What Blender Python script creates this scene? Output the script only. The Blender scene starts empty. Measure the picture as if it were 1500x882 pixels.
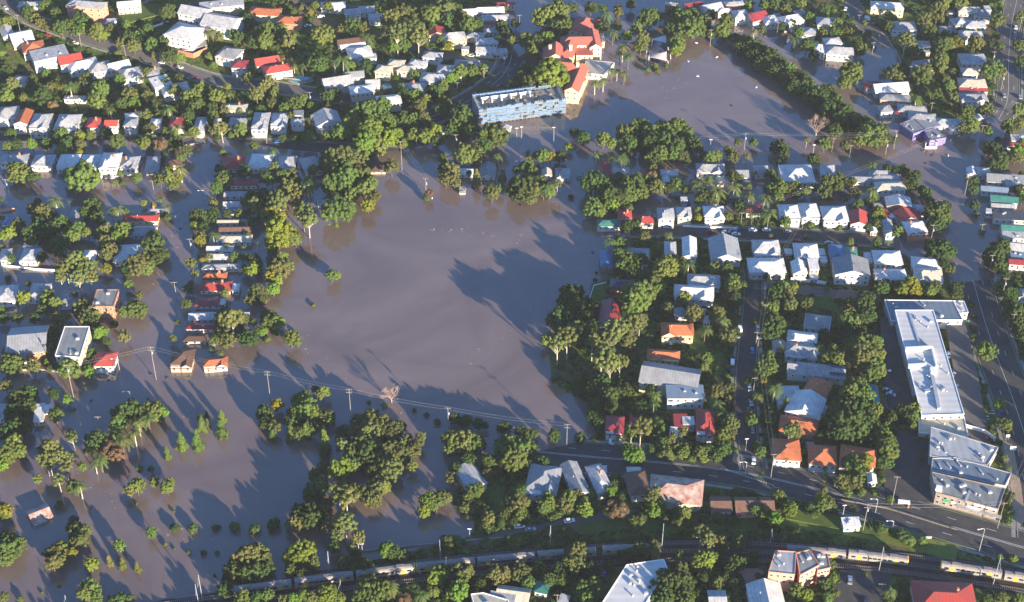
import bpy, math, random
from mathutils import Vector
random.seed(7)
S = bpy.context.scene
COL = S.collection
R = math.radians
# ------------------------------------------------------------------ camera
PITCH = R(38.0); DIST = 753.0; F = 2313.0           # F in pixels of the 1500 px wide photograph
cd = bpy.data.cameras.new('camera'); cam = bpy.data.objects.new('camera', cd); COL.objects.link(cam)
CAM = Vector((0, -DIST*math.cos(PITCH), DIST*math.sin(PITCH)))
cam.location = CAM; cam.rotation_euler = (math.pi/2-PITCH, 0, 0)
cd.sensor_width = 36; cd.lens = 36*F/1500; cd.clip_start = 5; cd.clip_end = 9000
S.camera = cam
# ------------------------------------------------------------------ sky and sun
SUN_EL, SUN_AZ = 11.5, 35.0                          # the sun stands behind the camera and to its right
w = bpy.data.worlds.new('World'); S.world = w; w.use_nodes = True
nt = w.node_tree; nt.nodes.clear()
sky = nt.nodes.new('ShaderNodeTexSky'); sky.sky_type = 'NISHITA'; sky.sun_disc = False
sky.sun_elevation = R(SUN_EL); sky.sun_rotation = R(180-SUN_AZ)
sky.air_density = 1.0; sky.dust_density = 0.3; sky.ozone_density = 6.0
bg = nt.nodes.new('ShaderNodeBackground'); bg.inputs['Strength'].default_value = 0.108
wo = nt.nodes.new('ShaderNodeOutputWorld')
nt.links.new(sky.outputs[0], bg.inputs[0]); nt.links.new(bg.outputs[0], wo.inputs[0])
sl = bpy.data.lights.new('sun', 'SUN'); sl.energy = 5.0; sl.angle = R(0.5); sl.color = (1.0, 0.84, 0.63)
sun = bpy.data.objects.new('sun', sl); COL.objects.link(sun)
to_sun = Vector((math.sin(R(SUN_AZ))*math.cos(R(SUN_EL)), -math.cos(R(SUN_AZ))*math.cos(R(SUN_EL)), math.sin(R(SUN_EL))))
sun.rotation_euler = to_sun.to_track_quat('Z', 'Y').to_euler()
S.view_settings.view_transform = 'Standard'; S.view_settings.look = 'None'
S.view_settings.gamma = 1; S.view_settings.exposure = 1.96
S.view_settings.use_curve_mapping = False
S.cycles.max_bounces = 5; S.cycles.diffuse_bounces = 3; S.cycles.glossy_bounces = 3
S.cycles.transmission_bounces = 3; S.cycles.use_denoising = True
# the morning haze over the suburb: one even box of air round the camera and all the land
def haze(density):
    m = bpy.data.materials.new('haze'); m.use_nodes = True; t = m.node_tree; t.nodes.clear()
    o = t.nodes.new('ShaderNodeOutputMaterial'); v = t.nodes.new('ShaderNodeVolumePrincipled')
    v.inputs['Color'].default_value = (.93,.93,.95,1); v.inputs['Density'].default_value = density; v.inputs['Anisotropy'].default_value = .1
    t.links.new(v.outputs[0], o.inputs['Volume']); a, z0, z1 = 7000, -4, 480
    P = [(x, y, z) for z in (z0, z1) for x, y in ((-a,-a),(a,-a),(a,a),(-a,a))]
    me = bpy.data.meshes.new('haze'); me.from_pydata(P, [], [(0,3,2,1),(4,5,6,7),(0,1,5,4),(1,2,6,5),(2,3,7,6),(3,0,4,7)]); me.materials.append(m)
    ob = bpy.data.objects.new('haze', me); COL.objects.link(ob); ob['kind'] = 'stuff'; ob['label'] = 'thin morning haze over the flooded suburb'
haze(.00004)
# ------------------------------------------------------------------ measuring the photograph: pixel -> point on the land
SP, CP = math.sin(PITCH), math.cos(PITCH)
def ray(u, v):
    a, b = u-750.0, 441.0-v
    return (a, F*CP+b*SP, -F*SP+b*CP)
def plane(u, v, z=0.0):
    dx, dy, dz = ray(u, v); t = (z-CAM.z)/dz
    return (CAM.x+dx*t, CAM.y+dy*t)
def px_per_m(x, y, z=0.0):
    dep = (y-CAM.y)*CP-(z-CAM.z)*SP
    return F/dep
def project(x, y, z):
    X = x; Y = (y-CAM.y)*SP+(z-CAM.z)*CP; Z = (y-CAM.y)*CP-(z-CAM.z)*SP
    return 750+F*X/Z, 441-F*Y/Z
def sm(t): t = min(1, max(0, t)); return t*t*(3-2*t)
def inside(pts, x, y):
    c = False; n = len(pts); j = n-1
    for i in range(n):
        xi, yi = pts[i]; xj, yj = pts[j]
        if (yi > y) != (yj > y) and x < (xj-xi)*(y-yi)/(yj-yi)+xi: c = not c
        j = i
    return c
def dist_poly(pts, x, y):
    b = 1e9; n = len(pts)
    for i in range(n):
        x0, y0 = pts[i]; x1, y1 = pts[(i+1) % n]
        dx, dy = x1-x0, y1-y0; t = ((x-x0)*dx+(y-y0)*dy)/(dx*dx+dy*dy+1e-9); t = min(1, max(0, t))
        d = (x-x0-dx*t)**2+(y-y0-dy*t)**2
        if d < b: b = d
    return math.sqrt(b)
def dist_line(pts, x, y):
    b = 1e9
    for i in range(len(pts)-1):
        x0, y0 = pts[i]; x1, y1 = pts[i+1]
        dx, dy = x1-x0, y1-y0; t = ((x-x0)*dx+(y-y0)*dy)/(dx*dx+dy*dy+1e-9); t = min(1, max(0, t))
        d = (x-x0-dx*t)**2+(y-y0-dy*t)**2
        if d < b: b = d
    return math.sqrt(b)
# dry land, as outlines measured at water level
LAND_PX = [
 ([(-400,-300),(-400,214),(0,206),(150,206),(262,203),(300,196),(330,203),(420,218),(520,226),(600,218),(680,196),(700,182),(800,162),(812,130),(775,92),(745,80),(728,60),(742,20),(752,-300)], 13.0),
 ([(1105,-300),(1115,20),(1150,48),(1200,62),(1215,84),(1268,80),(1282,62),(1312,72),(1318,110),(1330,150),(1395,184),(1440,166),(1480,178),(1560,180),(2000,160),(2000,-300)], 7.0),
 ([(925,330),(960,318),(1130,312),(1282,326),(1285,352),(1330,375),(1398,414),(1446,410),(1490,396),(2100,390),(2300,1300),(-600,1300),(-600,1010),(160,893),(330,868),(430,846),(560,818),(690,786),(694,768),(660,742),(668,716),(700,680),(790,662),(868,642),(882,604),(806,560),(802,510),(848,452),(878,412),(905,395),(925,372)], 3.0),
]
LAND = [([plane(u, v) for u, v in p], a) for p, a in LAND_PX]
RAIL_PX = [(-400,965),(0,903),(300,868),(600,829),(860,806),(1000,802),(1130,806),(1300,822),(1500,851),(1900,925)]
RAIL = [plane(u, v) for u, v in RAIL_PX]
def height(x, y):
    best = -1.6
    for pts, amp in LAND:
        ins = inside(pts, x, y); d = dist_poly(pts, x, y)
        if ins: h = 0.02+0.75*sm(d/9)+amp*sm((d-12)/150)
        else: h = 0.02-1.6*sm(d/7)
        best = max(best, h)
    return best
# height grid: the land is one sheet
GX0, GY0, GS, NX, NY = -420.0, -300.0, 3.0, 290, 300
def wav(i, n): return 0
HG = [[height(GX0+i*GS, GY0+j*GS) for i in range(NX)] for j in range(NY)]
def T(x, y):
    fx = (x-GX0)/GS; fy = (y-GY0)/GS
    if fx < 0 or fy < 0 or fx >= NX-1 or fy >= NY-1: return height(x, y)
    i, j = int(fx), int(fy); a, b = fx-i, fy-j
    return (HG[j][i]*(1-a)+HG[j][i+1]*a)*(1-b)+(HG[j+1][i]*(1-a)+HG[j+1][i+1]*a)*b
def Tw(x, y): return max(0.0, T(x, y))               # never below the water
def at(u, v, dz=0.0):
    z = 0.5
    for _ in range(6):
        x, y = plane(u, v, z+dz); z = 0.5*z+0.5*Tw(x, y) if _ > 2 else Tw(x, y)
    return x, y, Tw(x, y)
# ------------------------------------------------------------------ object helpers
class MB:
    def __init__(s): s.v = []; s.f = []; s.m = []
    def quad(s, a, b, c, d, m=0):
        n = len(s.v); s.v += [a, b, c, d]; s.f.append((n, n+1, n+2, n+3)); s.m.append(m)
    def poly(s, pts, m=0):
        n = len(s.v); s.v += list(pts); s.f.append(tuple(range(n, n+len(pts)))); s.m.append(m)
    def box(s, x0, y0, z0, x1, y1, z1, m=0):
        n = len(s.v)
        s.v += [(x0,y0,z0),(x1,y0,z0),(x1,y1,z0),(x0,y1,z0),(x0,y0,z1),(x1,y0,z1),(x1,y1,z1),(x0,y1,z1)]
        for f in ((0,3,2,1),(4,5,6,7),(0,1,5,4),(1,2,6,5),(2,3,7,6),(3,0,4,7)): s.f.append(tuple(n+k for k in f)); s.m.append(m)
    def prism(s, base, z0, z1, m=0, mt=None):
        n = len(s.v); k = len(base)
        s.v += [(x, y, z0) for x, y in base]+[(x, y, z1) for x, y in base]
        s.f.append(tuple(n+i for i in reversed(range(k)))); s.m.append(m)
        s.f.append(tuple(n+k+i for i in range(k))); s.m.append(m if mt is None else mt)
        for i in range(k):
            j = (i+1) % k; s.f.append((n+i, n+j, n+k+j, n+k+i)); s.m.append(m)
    def tube(s, pts, rad, seg=6, m=0, cap=True):
        rings = []
        for i, p in enumerate(pts):
            p = Vector(p); q = Vector(pts[min(i+1, len(pts)-1)])-Vector(pts[max(i-1, 0)])
            q.normalize(); up = Vector((0, 0, 1)) if abs(q.z) < .9 else Vector((1, 0, 0))
            a = q.cross(up).normalized(); b = q.cross(a).normalized()
            r = rad[i] if isinstance(rad, (list, tuple)) else rad
            n = len(s.v); rings.append(n)
            for k in range(seg):
                t = 2*math.pi*k/seg; s.v.append(tuple(p+a*(r*math.cos(t))+b*(r*math.sin(t))))
        for i in range(len(rings)-1):
            for k in range(seg):
                l = (k+1) % seg; s.f.append((rings[i]+k, rings[i]+l, rings[i+1]+l, rings[i+1]+k)); s.m.append(m)
        if cap:
            s.f.append(tuple(rings[-1]+k for k in range(seg))); s.m.append(m)
            s.f.append(tuple(rings[0]+k for k in reversed(range(seg)))); s.m.append(m)
    def mesh(s, name, mats):
        me = bpy.data.meshes.new(name); me.from_pydata(s.v, [], s.f)
        for k in (mats if isinstance(mats, (list, tuple)) else [mats]): me.materials.append(k)
        if any(s.m): me.polygons.foreach_set('material_index', s.m)
        me.update(); return me
    def build(s, name, mats, parent=None, loc=None, rz=0.0):
        return put(name, s.mesh(name, mats), parent, loc, rz)
def put(name, me, parent=None, loc=None, rz=0.0):
    o = bpy.data.objects.new(name, me); COL.objects.link(o)
    if parent is not None: o.parent = parent
    if loc is not None: o.location = loc
    if rz: o.rotation_euler = (0, 0, rz)
    return o
def empty(name, loc, rz=0.0):
    o = bpy.data.objects.new(name, None); COL.objects.link(o); o.location = loc; o.rotation_euler = (0, 0, rz)
    o.empty_display_size = 1; return o
def tag(o, label=None, cat=None, group=None, kind=None):
    if label: o['label'] = label
    if cat: o['category'] = cat
    if group: o['group'] = group
    if kind: o['kind'] = kind
    return o
# things whose labels are finished together at the end: (object, description, plural, x, y)
PEND = []
def pend(o, desc, cat, group, u, v):
    o['category'] = cat; o['group'] = group; PEND.append((o, desc, u, v))
# ------------------------------------------------------------------ materials
def mat(name, col, rough=0.7, spec=0.5, metal=0.0, var=0.0, scale=0.5, col2=None, bump=0.0, rnd=0.0, wave=None):
    m = bpy.data.materials.new(name); m.use_nodes = True; t = m.node_tree; b = t.nodes['Principled BSDF']
    b.inputs['Roughness'].default_value = rough; b.inputs['Specular IOR Level'].default_value = spec
    b.inputs['Metallic'].default_value = metal; b.inputs['Base Color'].default_value = (*col, 1)
    src = None
    tc = t.nodes.new('ShaderNodeTexCoord')
    if col2 or var:
        n = t.nodes.new('ShaderNodeTexNoise'); n.inputs['Scale'].default_value = scale; n.inputs['Detail'].default_value = 5
        n.inputs['Roughness'].default_value = 0.65
        t.links.new(tc.outputs['Object'], n.inputs['Vector'])
        cr = t.nodes.new('ShaderNodeValToRGB'); cr.color_ramp.elements[0].position = .38; cr.color_ramp.elements[1].position = .64
        c2 = col2 or tuple(c*(1-var) for c in col)
        cr.color_ramp.elements[0].color = (*col, 1); cr.color_ramp.elements[1].color = (*c2, 1)
        t.links.new(n.outputs['Fac'], cr.inputs[0]); src = cr.outputs[0]
    if wave:
        wv = t.nodes.new('ShaderNodeTexWave'); wv.inputs['Scale'].default_value = wave[0]; wv.bands_direction = wave[1]
        wv.inputs['Distortion'].default_value = 0.0
        t.links.new(tc.outputs['Object'], wv.inputs['Vector'])
        mx = t.nodes.new('ShaderNodeMix'); mx.data_type = 'RGBA'; mx.blend_type = 'MULTIPLY'
        mr = t.nodes.new('ShaderNodeMapRange'); mr.inputs[3].default_value = wave[2]; mr.inputs[4].default_value = 1.0
        t.links.new(wv.outputs['Fac'], mr.inputs[0])
        mx.inputs[0].default_value = 1
        if src: t.links.new(src, mx.inputs[6])
        else: mx.inputs[6].default_value = (*col, 1)
        t.links.new(mr.outputs[0], mx.inputs[7]); src = mx.outputs[2]
    if rnd:
        oi = t.nodes.new('ShaderNodeObjectInfo'); hs = t.nodes.new('ShaderNodeHueSaturation')
        mr = t.nodes.new('ShaderNodeMapRange'); mr.inputs[3].default_value = 1-rnd; mr.inputs[4].default_value = 1+rnd*.6
        t.links.new(oi.outputs['Random'], mr.inputs[0]); t.links.new(mr.outputs[0], hs.inputs['Value'])
        if src: t.links.new(src, hs.inputs['Color'])
        else: hs.inputs['Color'].default_value = (*col, 1)
        src = hs.outputs[0]
    if src: t.links.new(src, b.inputs['Base Color'])
    if bump:
        n2 = t.nodes.new('ShaderNodeTexNoise'); n2.inputs['Scale'].default_value = scale*6
        t.links.new(tc.outputs['Object'], n2.inputs['Vector'])
        bp = t.nodes.new('ShaderNodeBump'); bp.inputs['Strength'].default_value = bump; bp.inputs['Distance'].default_value = .3
        t.links.new(n2.outputs['Fac'], bp.inputs['Height']); t.links.new(bp.outputs[0], b.inputs['Normal'])
    return m
def leafmat(name, lo, hi, trans=0.38):
    m = bpy.data.materials.new(name); m.use_nodes = True; t = m.node_tree; N = t.nodes; b = N['Principled BSDF']
    b.inputs['Roughness'].default_value = .55; b.inputs['Specular IOR Level'].default_value = .25
    g = N.new('ShaderNodeNewGeometry'); oi = N.new('ShaderNodeObjectInfo'); tc = N.new('ShaderNodeTexCoord')
    n = N.new('ShaderNodeTexNoise'); n.inputs['Scale'].default_value = .45; t.links.new(tc.outputs['Object'], n.inputs['Vector'])
    a1 = N.new('ShaderNodeMath'); a1.operation = 'MULTIPLY_ADD'; a1.inputs[1].default_value = .35
    t.links.new(g.outputs['Random Per Island'], a1.inputs[0]); t.links.new(n.outputs['Fac'], a1.inputs[2])
    a2 = N.new('ShaderNodeMath'); a2.operation = 'MULTIPLY_ADD'; a2.inputs[1].default_value = .5
    t.links.new(oi.outputs['Random'], a2.inputs[0]); t.links.new(a1.outputs[0], a2.inputs[2])
    mr = N.new('ShaderNodeMapRange'); mr.inputs[1].default_value = .4; mr.inputs[2].default_value = 1.35
    t.links.new(a2.outputs[0], mr.inputs[0])
    m0 = N.new('ShaderNodeMix'); m0.data_type = 'RGBA'; m0.inputs[6].default_value = (*lo, 1); m0.inputs[7].default_value = (*hi, 1)
    t.links.new(mr.outputs[0], m0.inputs[0])
    mx = N.new('ShaderNodeHueSaturation'); t.links.new(m0.outputs[2], mx.inputs['Color'])
    hm = N.new('ShaderNodeMath'); hm.operation = 'MULTIPLY'; hm.inputs[1].default_value = 7.31; t.links.new(oi.outputs['Random'], hm.inputs[0])
    hf = N.new('ShaderNodeMath'); hf.operation = 'FRACT'; t.links.new(hm.outputs[0], hf.inputs[0])
    hr = N.new('ShaderNodeMapRange'); hr.inputs[3].default_value = .492; hr.inputs[4].default_value = .548; t.links.new(hf.outputs[0], hr.inputs[0]); t.links.new(hr.outputs[0], mx.inputs['Hue'])
    t.links.new(mx.outputs[0], b.inputs['Base Color'])
    tr = N.new('ShaderNodeBsdfTranslucent'); t.links.new(mx.outputs[0], tr.inputs['Color'])
    ms = N.new('ShaderNodeMixShader'); ms.inputs[0].default_value = trans
    t.links.new(b.outputs[0], ms.inputs[1]); t.links.new(tr.outputs[0], ms.inputs[2])
    t.links.new(ms.outputs[0], N['Material Output'].inputs[0]); return m
ROOF = {
 'w': ('white', mat('roof_white', (.57,.555,.535), .6, .25, var=.28, scale=.4, rnd=.12, wave=(.24,'X',.86))),
 'l': ('light grey', mat('roof_light_grey', (.38,.38,.385), .6, .25, col2=(.24,.24,.245), scale=.45, rnd=.2, wave=(.24,'X',.84))),
 'm': ('mid grey', mat('roof_mid_grey', (.25,.26,.275), .55, .3, col2=(.19,.195,.205), scale=.3, rnd=.2, wave=(.24,'X',.84))),
 'd': ('dark grey', mat('roof_dark_grey', (.055,.06,.07), .5, .4, var=.3, scale=.4)),
 'r': ('red', mat('roof_red', (.42,.055,.045), .6, .25, col2=(.30,.07,.055), scale=.4, rnd=.2, wave=(.24,'X',.82))),
 'o': ('orange tiled', mat('roof_orange', (.50,.15,.06), .75, .3, col2=(.3,.1,.05), scale=.9, rnd=.18, wave=(.42,'Y',.8))),
 'k': ('maroon', mat('roof_maroon', (.25,.035,.04), .5, .4, var=.3, scale=.4, rnd=.2)),
 'b': ('blue', mat('roof_blue', (.03,.11,.22), .45, .5, var=.2, scale=.3)),
 't': ('green', mat('roof_green', (.035,.15,.12), .5, .5, var=.25, scale=.3, rnd=.1)),
 'n': ('brown', mat('roof_brown', (.13,.07,.05), .7, .3, var=.3, scale=.8, rnd=.15)),
 'c': ('beige', mat('roof_beige', (.42,.38,.30), .6, .4, var=.25, scale=.4)),
 'u': ('rusty', mat('roof_rust', (.38,.33,.29), .65, .3, col2=(.27,.10,.06), scale=.35)),
 'x': ('blue-grey', mat('roof_bluegrey', (.14,.19,.25), .4, .5, var=.2, scale=.25)),
}
FLATROOF = {
 'w': mat('sheet_roof_pale', (.55,.54,.52), .6, .25, col2=(.45,.44,.42), scale=.07, wave=(.085,'Y',.88)),
 'l': mat('sheet_roof_grey', (.36,.37,.38), .55, .3, col2=(.27,.275,.28), scale=.09, wave=(.1,'X',.86)),
 'm': mat('sheet_roof_dull', (.22,.225,.22), .6, .3, col2=(.16,.165,.16), scale=.12, wave=(.1,'X',.86)),
 'x': mat('sheet_roof_blue', (.14,.18,.22), .5, .4, col2=(.11,.14,.17), scale=.1, wave=(.1,'X',.86)),
}
WALL = {
 'w': ('white', mat('wall_white', (.5,.49,.465), .7, .3, var=.1, scale=.5, rnd=.08, wave=(3.2,'Z',.88))),
 'c': ('cream', mat('wall_cream', (.52,.45,.33), .75, .3, var=.12, scale=.5, rnd=.1, wave=(3.2,'Z',.88))),
 'b': ('brick', mat('wall_brick', (.40,.17,.09), .85, .2, col2=(.3,.15,.1), scale=2.5, rnd=.1)),
 'g': ('grey', mat('wall_grey', (.36,.36,.36), .8, .2, var=.15, scale=.6)),
 'y': ('yellow', mat('wall_yellow', (.64,.50,.28), .75, .3, var=.1, scale=.5)),
 'p': ('salmon', mat('wall_salmon', (.58,.27,.18), .75, .3, var=.12, scale=.5)),
 'n': ('brown', mat('wall_brown', (.2,.13,.09), .8, .2, var=.2, scale=.6)),
 't': ('pale green', mat('wall_green', (.35,.5,.4), .7, .3, var=.1, scale=.5)),
 'a': ('tan', mat('wall_tan', (.30,.24,.19), .8, .2, var=.25, scale=.4)),
 'v': ('violet', mat('wall_violet', (.16,.13,.30), .7, .3, var=.15, scale=.3)),
}
M = {
 'glass': mat('window_glass', (.015,.018,.022), .12, .6),
 'frame': mat('window_frame', (.6,.6,.58), .5),
 'door': mat('door_paint', (.12,.08,.06), .5),
 'trim': mat('trim_white', (.75,.74,.72), .5, rnd=.05),
 'wood': mat('grey_timber', (.17,.14,.11), .85, .2, var=.3, scale=1.2),
 'conc': mat('concrete', (.25,.24,.215), .85, .2, col2=(.18,.17,.155), scale=.3, bump=.1),
 'asph': mat('asphalt', (.042,.042,.044), .9, .2, col2=(.065,.062,.058), scale=.2, bump=.1),
 'asph_old': mat('old_asphalt', (.085,.08,.078), .88, .3, col2=(.11,.10,.09), scale=.1, bump=.1),
 'paint': mat('road_paint', (.62,.62,.6), .7, var=.25, scale=2),
 'steel': mat('galvanised_steel', (.45,.46,.47), .45, .5, .4, var=.15, scale=1),
 'ballast': mat('shade_darkened_ballast', (.032,.026,.023), .95, .1, col2=(.055,.044,.038), scale=1.2, bump=.6),  # shade of trees and embankment over the tracks is put into this dark colour
 'rail': mat('rail_steel', (.22,.17,.14), .35, .5, .6),
 'sleeper': mat('concrete_sleeper', (.20,.185,.17), .9, .2),
 'bark': mat('bark', (.13,.10,.075), .9, .1, var=.3, scale=2, bump=.4),
 'bark_pale': mat('pale_bark', (.45,.40,.33), .85, .1, var=.3, scale=1.5),
 'deadwood': mat('dead_wood', (.34,.24,.19), .9, .1, var=.2, scale=2),
 'blue': mat('blue_mesh', (.09,.17,.29), .7, .3, var=.2, scale=.6),
 'pool': mat('pool_water', (.03,.26,.33), .05, .6),
 'yellow': mat('train_yellow', (.72,.38,.03), .5),
 'maroonstripe': mat('train_maroon', (.22,.03,.03), .5),
 'silver': mat('train_steel', (.40,.385,.36), .35, .5, .35, var=.1, scale=.4),
 'trainroof': mat('train_roof', (.17,.155,.145), .7, .3, col2=(.26,.22,.19), scale=.5),
 'black': mat('black_rubber', (.02,.02,.02), .6),
 'redsign': mat('sign_red', (.6,.04,.03), .5),
 'greensign': mat('sign_green', (.03,.3,.1), .5),
 'canvas': mat('sail_canvas', (.62,.52,.46), .8), 'canvas_dark': mat('sail_navy', (.035,.04,.07), .8),
 'solar': mat('solar_glass', (.012,.014,.025), .15, .6),
 'pave': mat('brick_paving', (.30,.22,.16), .85, .2, col2=(.22,.17,.13), scale=.4),
 'pinkpave': mat('pink_paving', (.42,.2,.16), .85, .2, var=.2, scale=.4),
}
LEAF = {
 'v': leafmat('leaf_vivid', (.085,.13,.016), (.23,.29,.04)),
 'b': leafmat('leaf_bright', (.065,.095,.022), (.195,.235,.05)),
 'd': leafmat('leaf_dark', (.032,.055,.016), (.11,.15,.034)),
 'o': leafmat('leaf_olive', (.07,.08,.024), (.20,.20,.06)),
 'y': leafmat('leaf_yellow', (.13,.14,.015), (.27,.24,.03)),
 'g': leafmat('leaf_gum', (.085,.10,.026), (.22,.225,.065)),
 'p': leafmat('leaf_palm', (.055,.085,.02), (.17,.19,.05)),
 'u': leafmat('undergrowth', (.03,.05,.014), (.10,.14,.028)),
 'r': leafmat('leaf_red', (.11,.07,.04), (.22,.13,.07)),
}
# ================================================================== setting: land, water, roads
def land_material():
    m = bpy.data.materials.new('land'); m.use_nodes = True; t = m.node_tree; N = t.nodes; b = N['Principled BSDF']
    b.inputs['Roughness'].default_value = .95; b.inputs['Specular IOR Level'].default_value = .1
    tc = N.new('ShaderNodeTexCoord')
    def noise(s, d=5):
        n = N.new('ShaderNodeTexNoise'); n.inputs['Scale'].default_value = s; n.inputs['Detail'].default_value = d
        t.links.new(tc.outputs['Object'], n.inputs['Vector']); return n
    def ramp(n, els):
        r = N.new('ShaderNodeValToRGB'); t.links.new(n.outputs['Fac'], r.inputs[0])
        r.color_ramp.elements[0].position, r.color_ramp.elements[0].color = els[0][0], (*els[0][1], 1)
        r.color_ramp.elements[1].position, r.color_ramp.elements[1].color = els[1][0], (*els[1][1], 1)
        return r
    g1 = ramp(noise(.6), [(.35, (.035,.05,.013)), (.65, (.10,.135,.03))])
    g2 = ramp(noise(.05), [(.52, (0,0,0)), (.66, (1,1,1))])
    soil = ramp(noise(.4), [(.3, (.07,.055,.035)), (.7, (.16,.12,.08))])
    mx = N.new('ShaderNodeMix'); mx.data_type = 'RGBA'
    t.links.new(g2.outputs[0], mx.inputs[0]); t.links.new(g1.outputs[0], mx.inputs[6]); t.links.new(soil.outputs[0], mx.inputs[7])
    t.links.new(mx.outputs[2], b.inputs['Base Color'])
    bp = N.new('ShaderNodeBump'); bp.inputs['Strength'].default_value = .7; bp.inputs['Distance'].default_value = .4
    t.links.new(noise(2.5).outputs['Fac'], bp.inputs['Height']); t.links.new(bp.outputs[0], b.inputs['Normal'])
    return m
def build_land():
    v = [(GX0+i*GS, GY0+j*GS, HG[j][i]) for j in range(NY) for i in range(NX)]
    f = [(j*NX+i, j*NX+i+1, (j+1)*NX+i+1, (j+1)*NX+i) for j in range(NY-1) for i in range(NX-1)]
    # the same sheet runs on to the horizon
    ring = [i for i in range(NX)]+[j*NX+NX-1 for j in range(1, NY)]+[(NY-1)*NX+i for i in range(NX-2, -1, -1)]+[j*NX for j in range(NY-2, 0, -1)]
    cx, cy = GX0+GS*NX/2, GY0+GS*NY/2; base = len(v)
    for k in ring:
        x, y, z = v[k]; d = math.hypot(x-cx, y-cy); s = 6500/d; v.append((cx+(x-cx)*s, cy+(y-cy)*s, max(z, 1.0)))
    n = len(ring)
    for k in range(n):
        a, b = ring[k], ring[(k+1) % n]; f.append((a, base+k, base+(k+1) % n, b))
    me = bpy.data.meshes.new('ground'); me.from_pydata(v, [], f); me.materials.append(land_material()); me.update()
    me.polygons.foreach_set('use_smooth', [True]*len(me.polygons))
    tag(put('ground', me), kind='structure')
build_land()
def water_material():
    m = bpy.data.materials.new('flood_water'); m.use_nodes = True; t = m.node_tree; N = t.nodes; b = N['Principled BSDF']
    tc = N.new('ShaderNodeTexCoord')
    n = N.new('ShaderNodeTexNoise'); n.inputs['Scale'].default_value = .012; n.inputs['Detail'].default_value = 6; n.inputs['Distortion'].default_value = 2.6
    t.links.new(tc.outputs['Object'], n.inputs['Vector'])
    r = N.new('ShaderNodeValToRGB'); r.color_ramp.elements[0].position = .32; r.color_ramp.elements[1].position = .68
    r.color_ramp.elements[0].color = (.118,.084,.072,1); r.color_ramp.elements[1].color = (.168,.124,.106,1)
    t.links.new(n.outputs['Fac'], r.inputs[0]); t.links.new(r.outputs[0], b.inputs['Base Color'])
    b.inputs['Roughness'].default_value = .06; b.inputs['IOR'].default_value = 1.45; b.inputs['Specular IOR Level'].default_value = .9
    n2 = N.new('ShaderNodeTexNoise'); n2.inputs['Scale'].default_value = .35; n2.inputs['Detail'].default_value = 3
    t.links.new(tc.outputs['Object'], n2.inputs['Vector'])
    bp = N.new('ShaderNodeBump'); bp.inputs['Strength'].default_value = .05; bp.inputs['Distance'].default_value = .35
    t.links.new(n2.outputs['Fac'], bp.inputs['Height']); t.links.new(bp.outputs[0], b.inputs['Normal'])
    return m
def build_water():
    q = MB(); q.quad((-6000,-6000,0),(6000,-6000,0),(6000,6500,0),(-6000,6500,0))
    tag(q.build('flood_water', water_material()), kind='structure')
build_water()
ROADS = []
def resample(pts, step):
    out = [pts[0]]
    for a, b in zip(pts, pts[1:]):
        L = math.hypot(b[0]-a[0], b[1]-a[1]); n = max(1, int(L/step))
        for k in range(1, n+1): out.append((a[0]+(b[0]-a[0])*k/n, a[1]+(b[1]-a[1])*k/n))
    return out
def smooth(pts, it=2):
    for _ in range(it):
        q = [pts[0]]
        for a, b in zip(pts, pts[1:]):
            q += [(a[0]*.75+b[0]*.25, a[1]*.75+b[1]*.25), (a[0]*.25+b[0]*.75, a[1]*.25+b[1]*.75)]
        q.append(pts[-1]); pts = q
    return pts
def offsets(pts, off):
    out = []
    for i, p in enumerate(pts):
        a, b = pts[max(0, i-1)], pts[min(len(pts)-1, i+1)]
        dx, dy = b[0]-a[0], b[1]-a[1]; L = math.hypot(dx, dy) or 1
        out.append((p[0]-dy/L*off, p[1]+dx/L*off))
    return out
def strip(mb, pts, o0, o1, lift, m=0, nx=4):
    rows = [offsets(pts, o0+(o1-o0)*k/nx) for k in range(nx+1)]
    for i in range(len(pts)-1):
        for k in range(nx):
            a, b, c, d = rows[k][i], rows[k+1][i], rows[k+1][i+1], rows[k][i+1]
            mb.quad(*[(p[0], p[1], T(*p)+lift) for p in (a, d, c, b)], m)
def road(name, pxs, width, material='asph', lift=.12, path=0.0, dashes=(), lines=(), kerb=True):
    pts = resample(smooth([plane(u, v, 1.0) for u, v in pxs]), 3.0)
    ROADS.append((pts, width/2+path))
    mb = MB(); strip(mb, pts, -width/2, width/2, lift); tag(mb.build(name, M[material]), kind='structure')
    if kerb:
        mb = MB()
        for s in (-1, 1):
            e = s*width/2
            strip(mb, pts, min(e, e+s*.35), max(e, e+s*.35), lift+.12, 0, 1)
        tag(mb.build('kerb', M['conc']), kind='structure')
    if path:
        mb = MB()
        for s in (-1, 1):
            e = s*(width/2+1.0); strip(mb, pts, min(e, e+s*path), max(e, e+s*path), lift+.02, 0, 1)
        tag(mb.build('footpath', M['conc']), kind='structure')
    if dashes or lines:
        mb = MB(); fine = resample(pts, 1.5)
        for o in lines: strip(mb, fine, o-.09, o+.09, lift+.03, 0, 1)
        for o in dashes:
            i = 0
            while i+2 < len(fine):
                strip(mb, fine[i:i+3], o-.09, o+.09, lift+.03, 0, 1); i += 8
        tag(mb.build('road_marking', M['paint']), kind='structure')
    return pts
def area(name, pxs, material, lift=.1, z=1.0):
    poly = [plane(u, v, z) for u, v in pxs]; xs = [p[0] for p in poly]; ys = [p[1] for p in poly]
    mb = MB(); zz = sum(T(*p) for p in poly)/len(poly)
    # a level pad a little above the land
    top = max(T(*p) for p in poly)+lift
    mb.prism(poly, top-.6, top); tag(mb.build(name, M[material]), kind='structure'); AREAS.append(poly); return top
AREAS = []
M['grass'] = mat('lawn_grass', (.05,.09,.02), .95, .1, col2=(.095,.12,.03), scale=.8, bump=.6)
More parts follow.
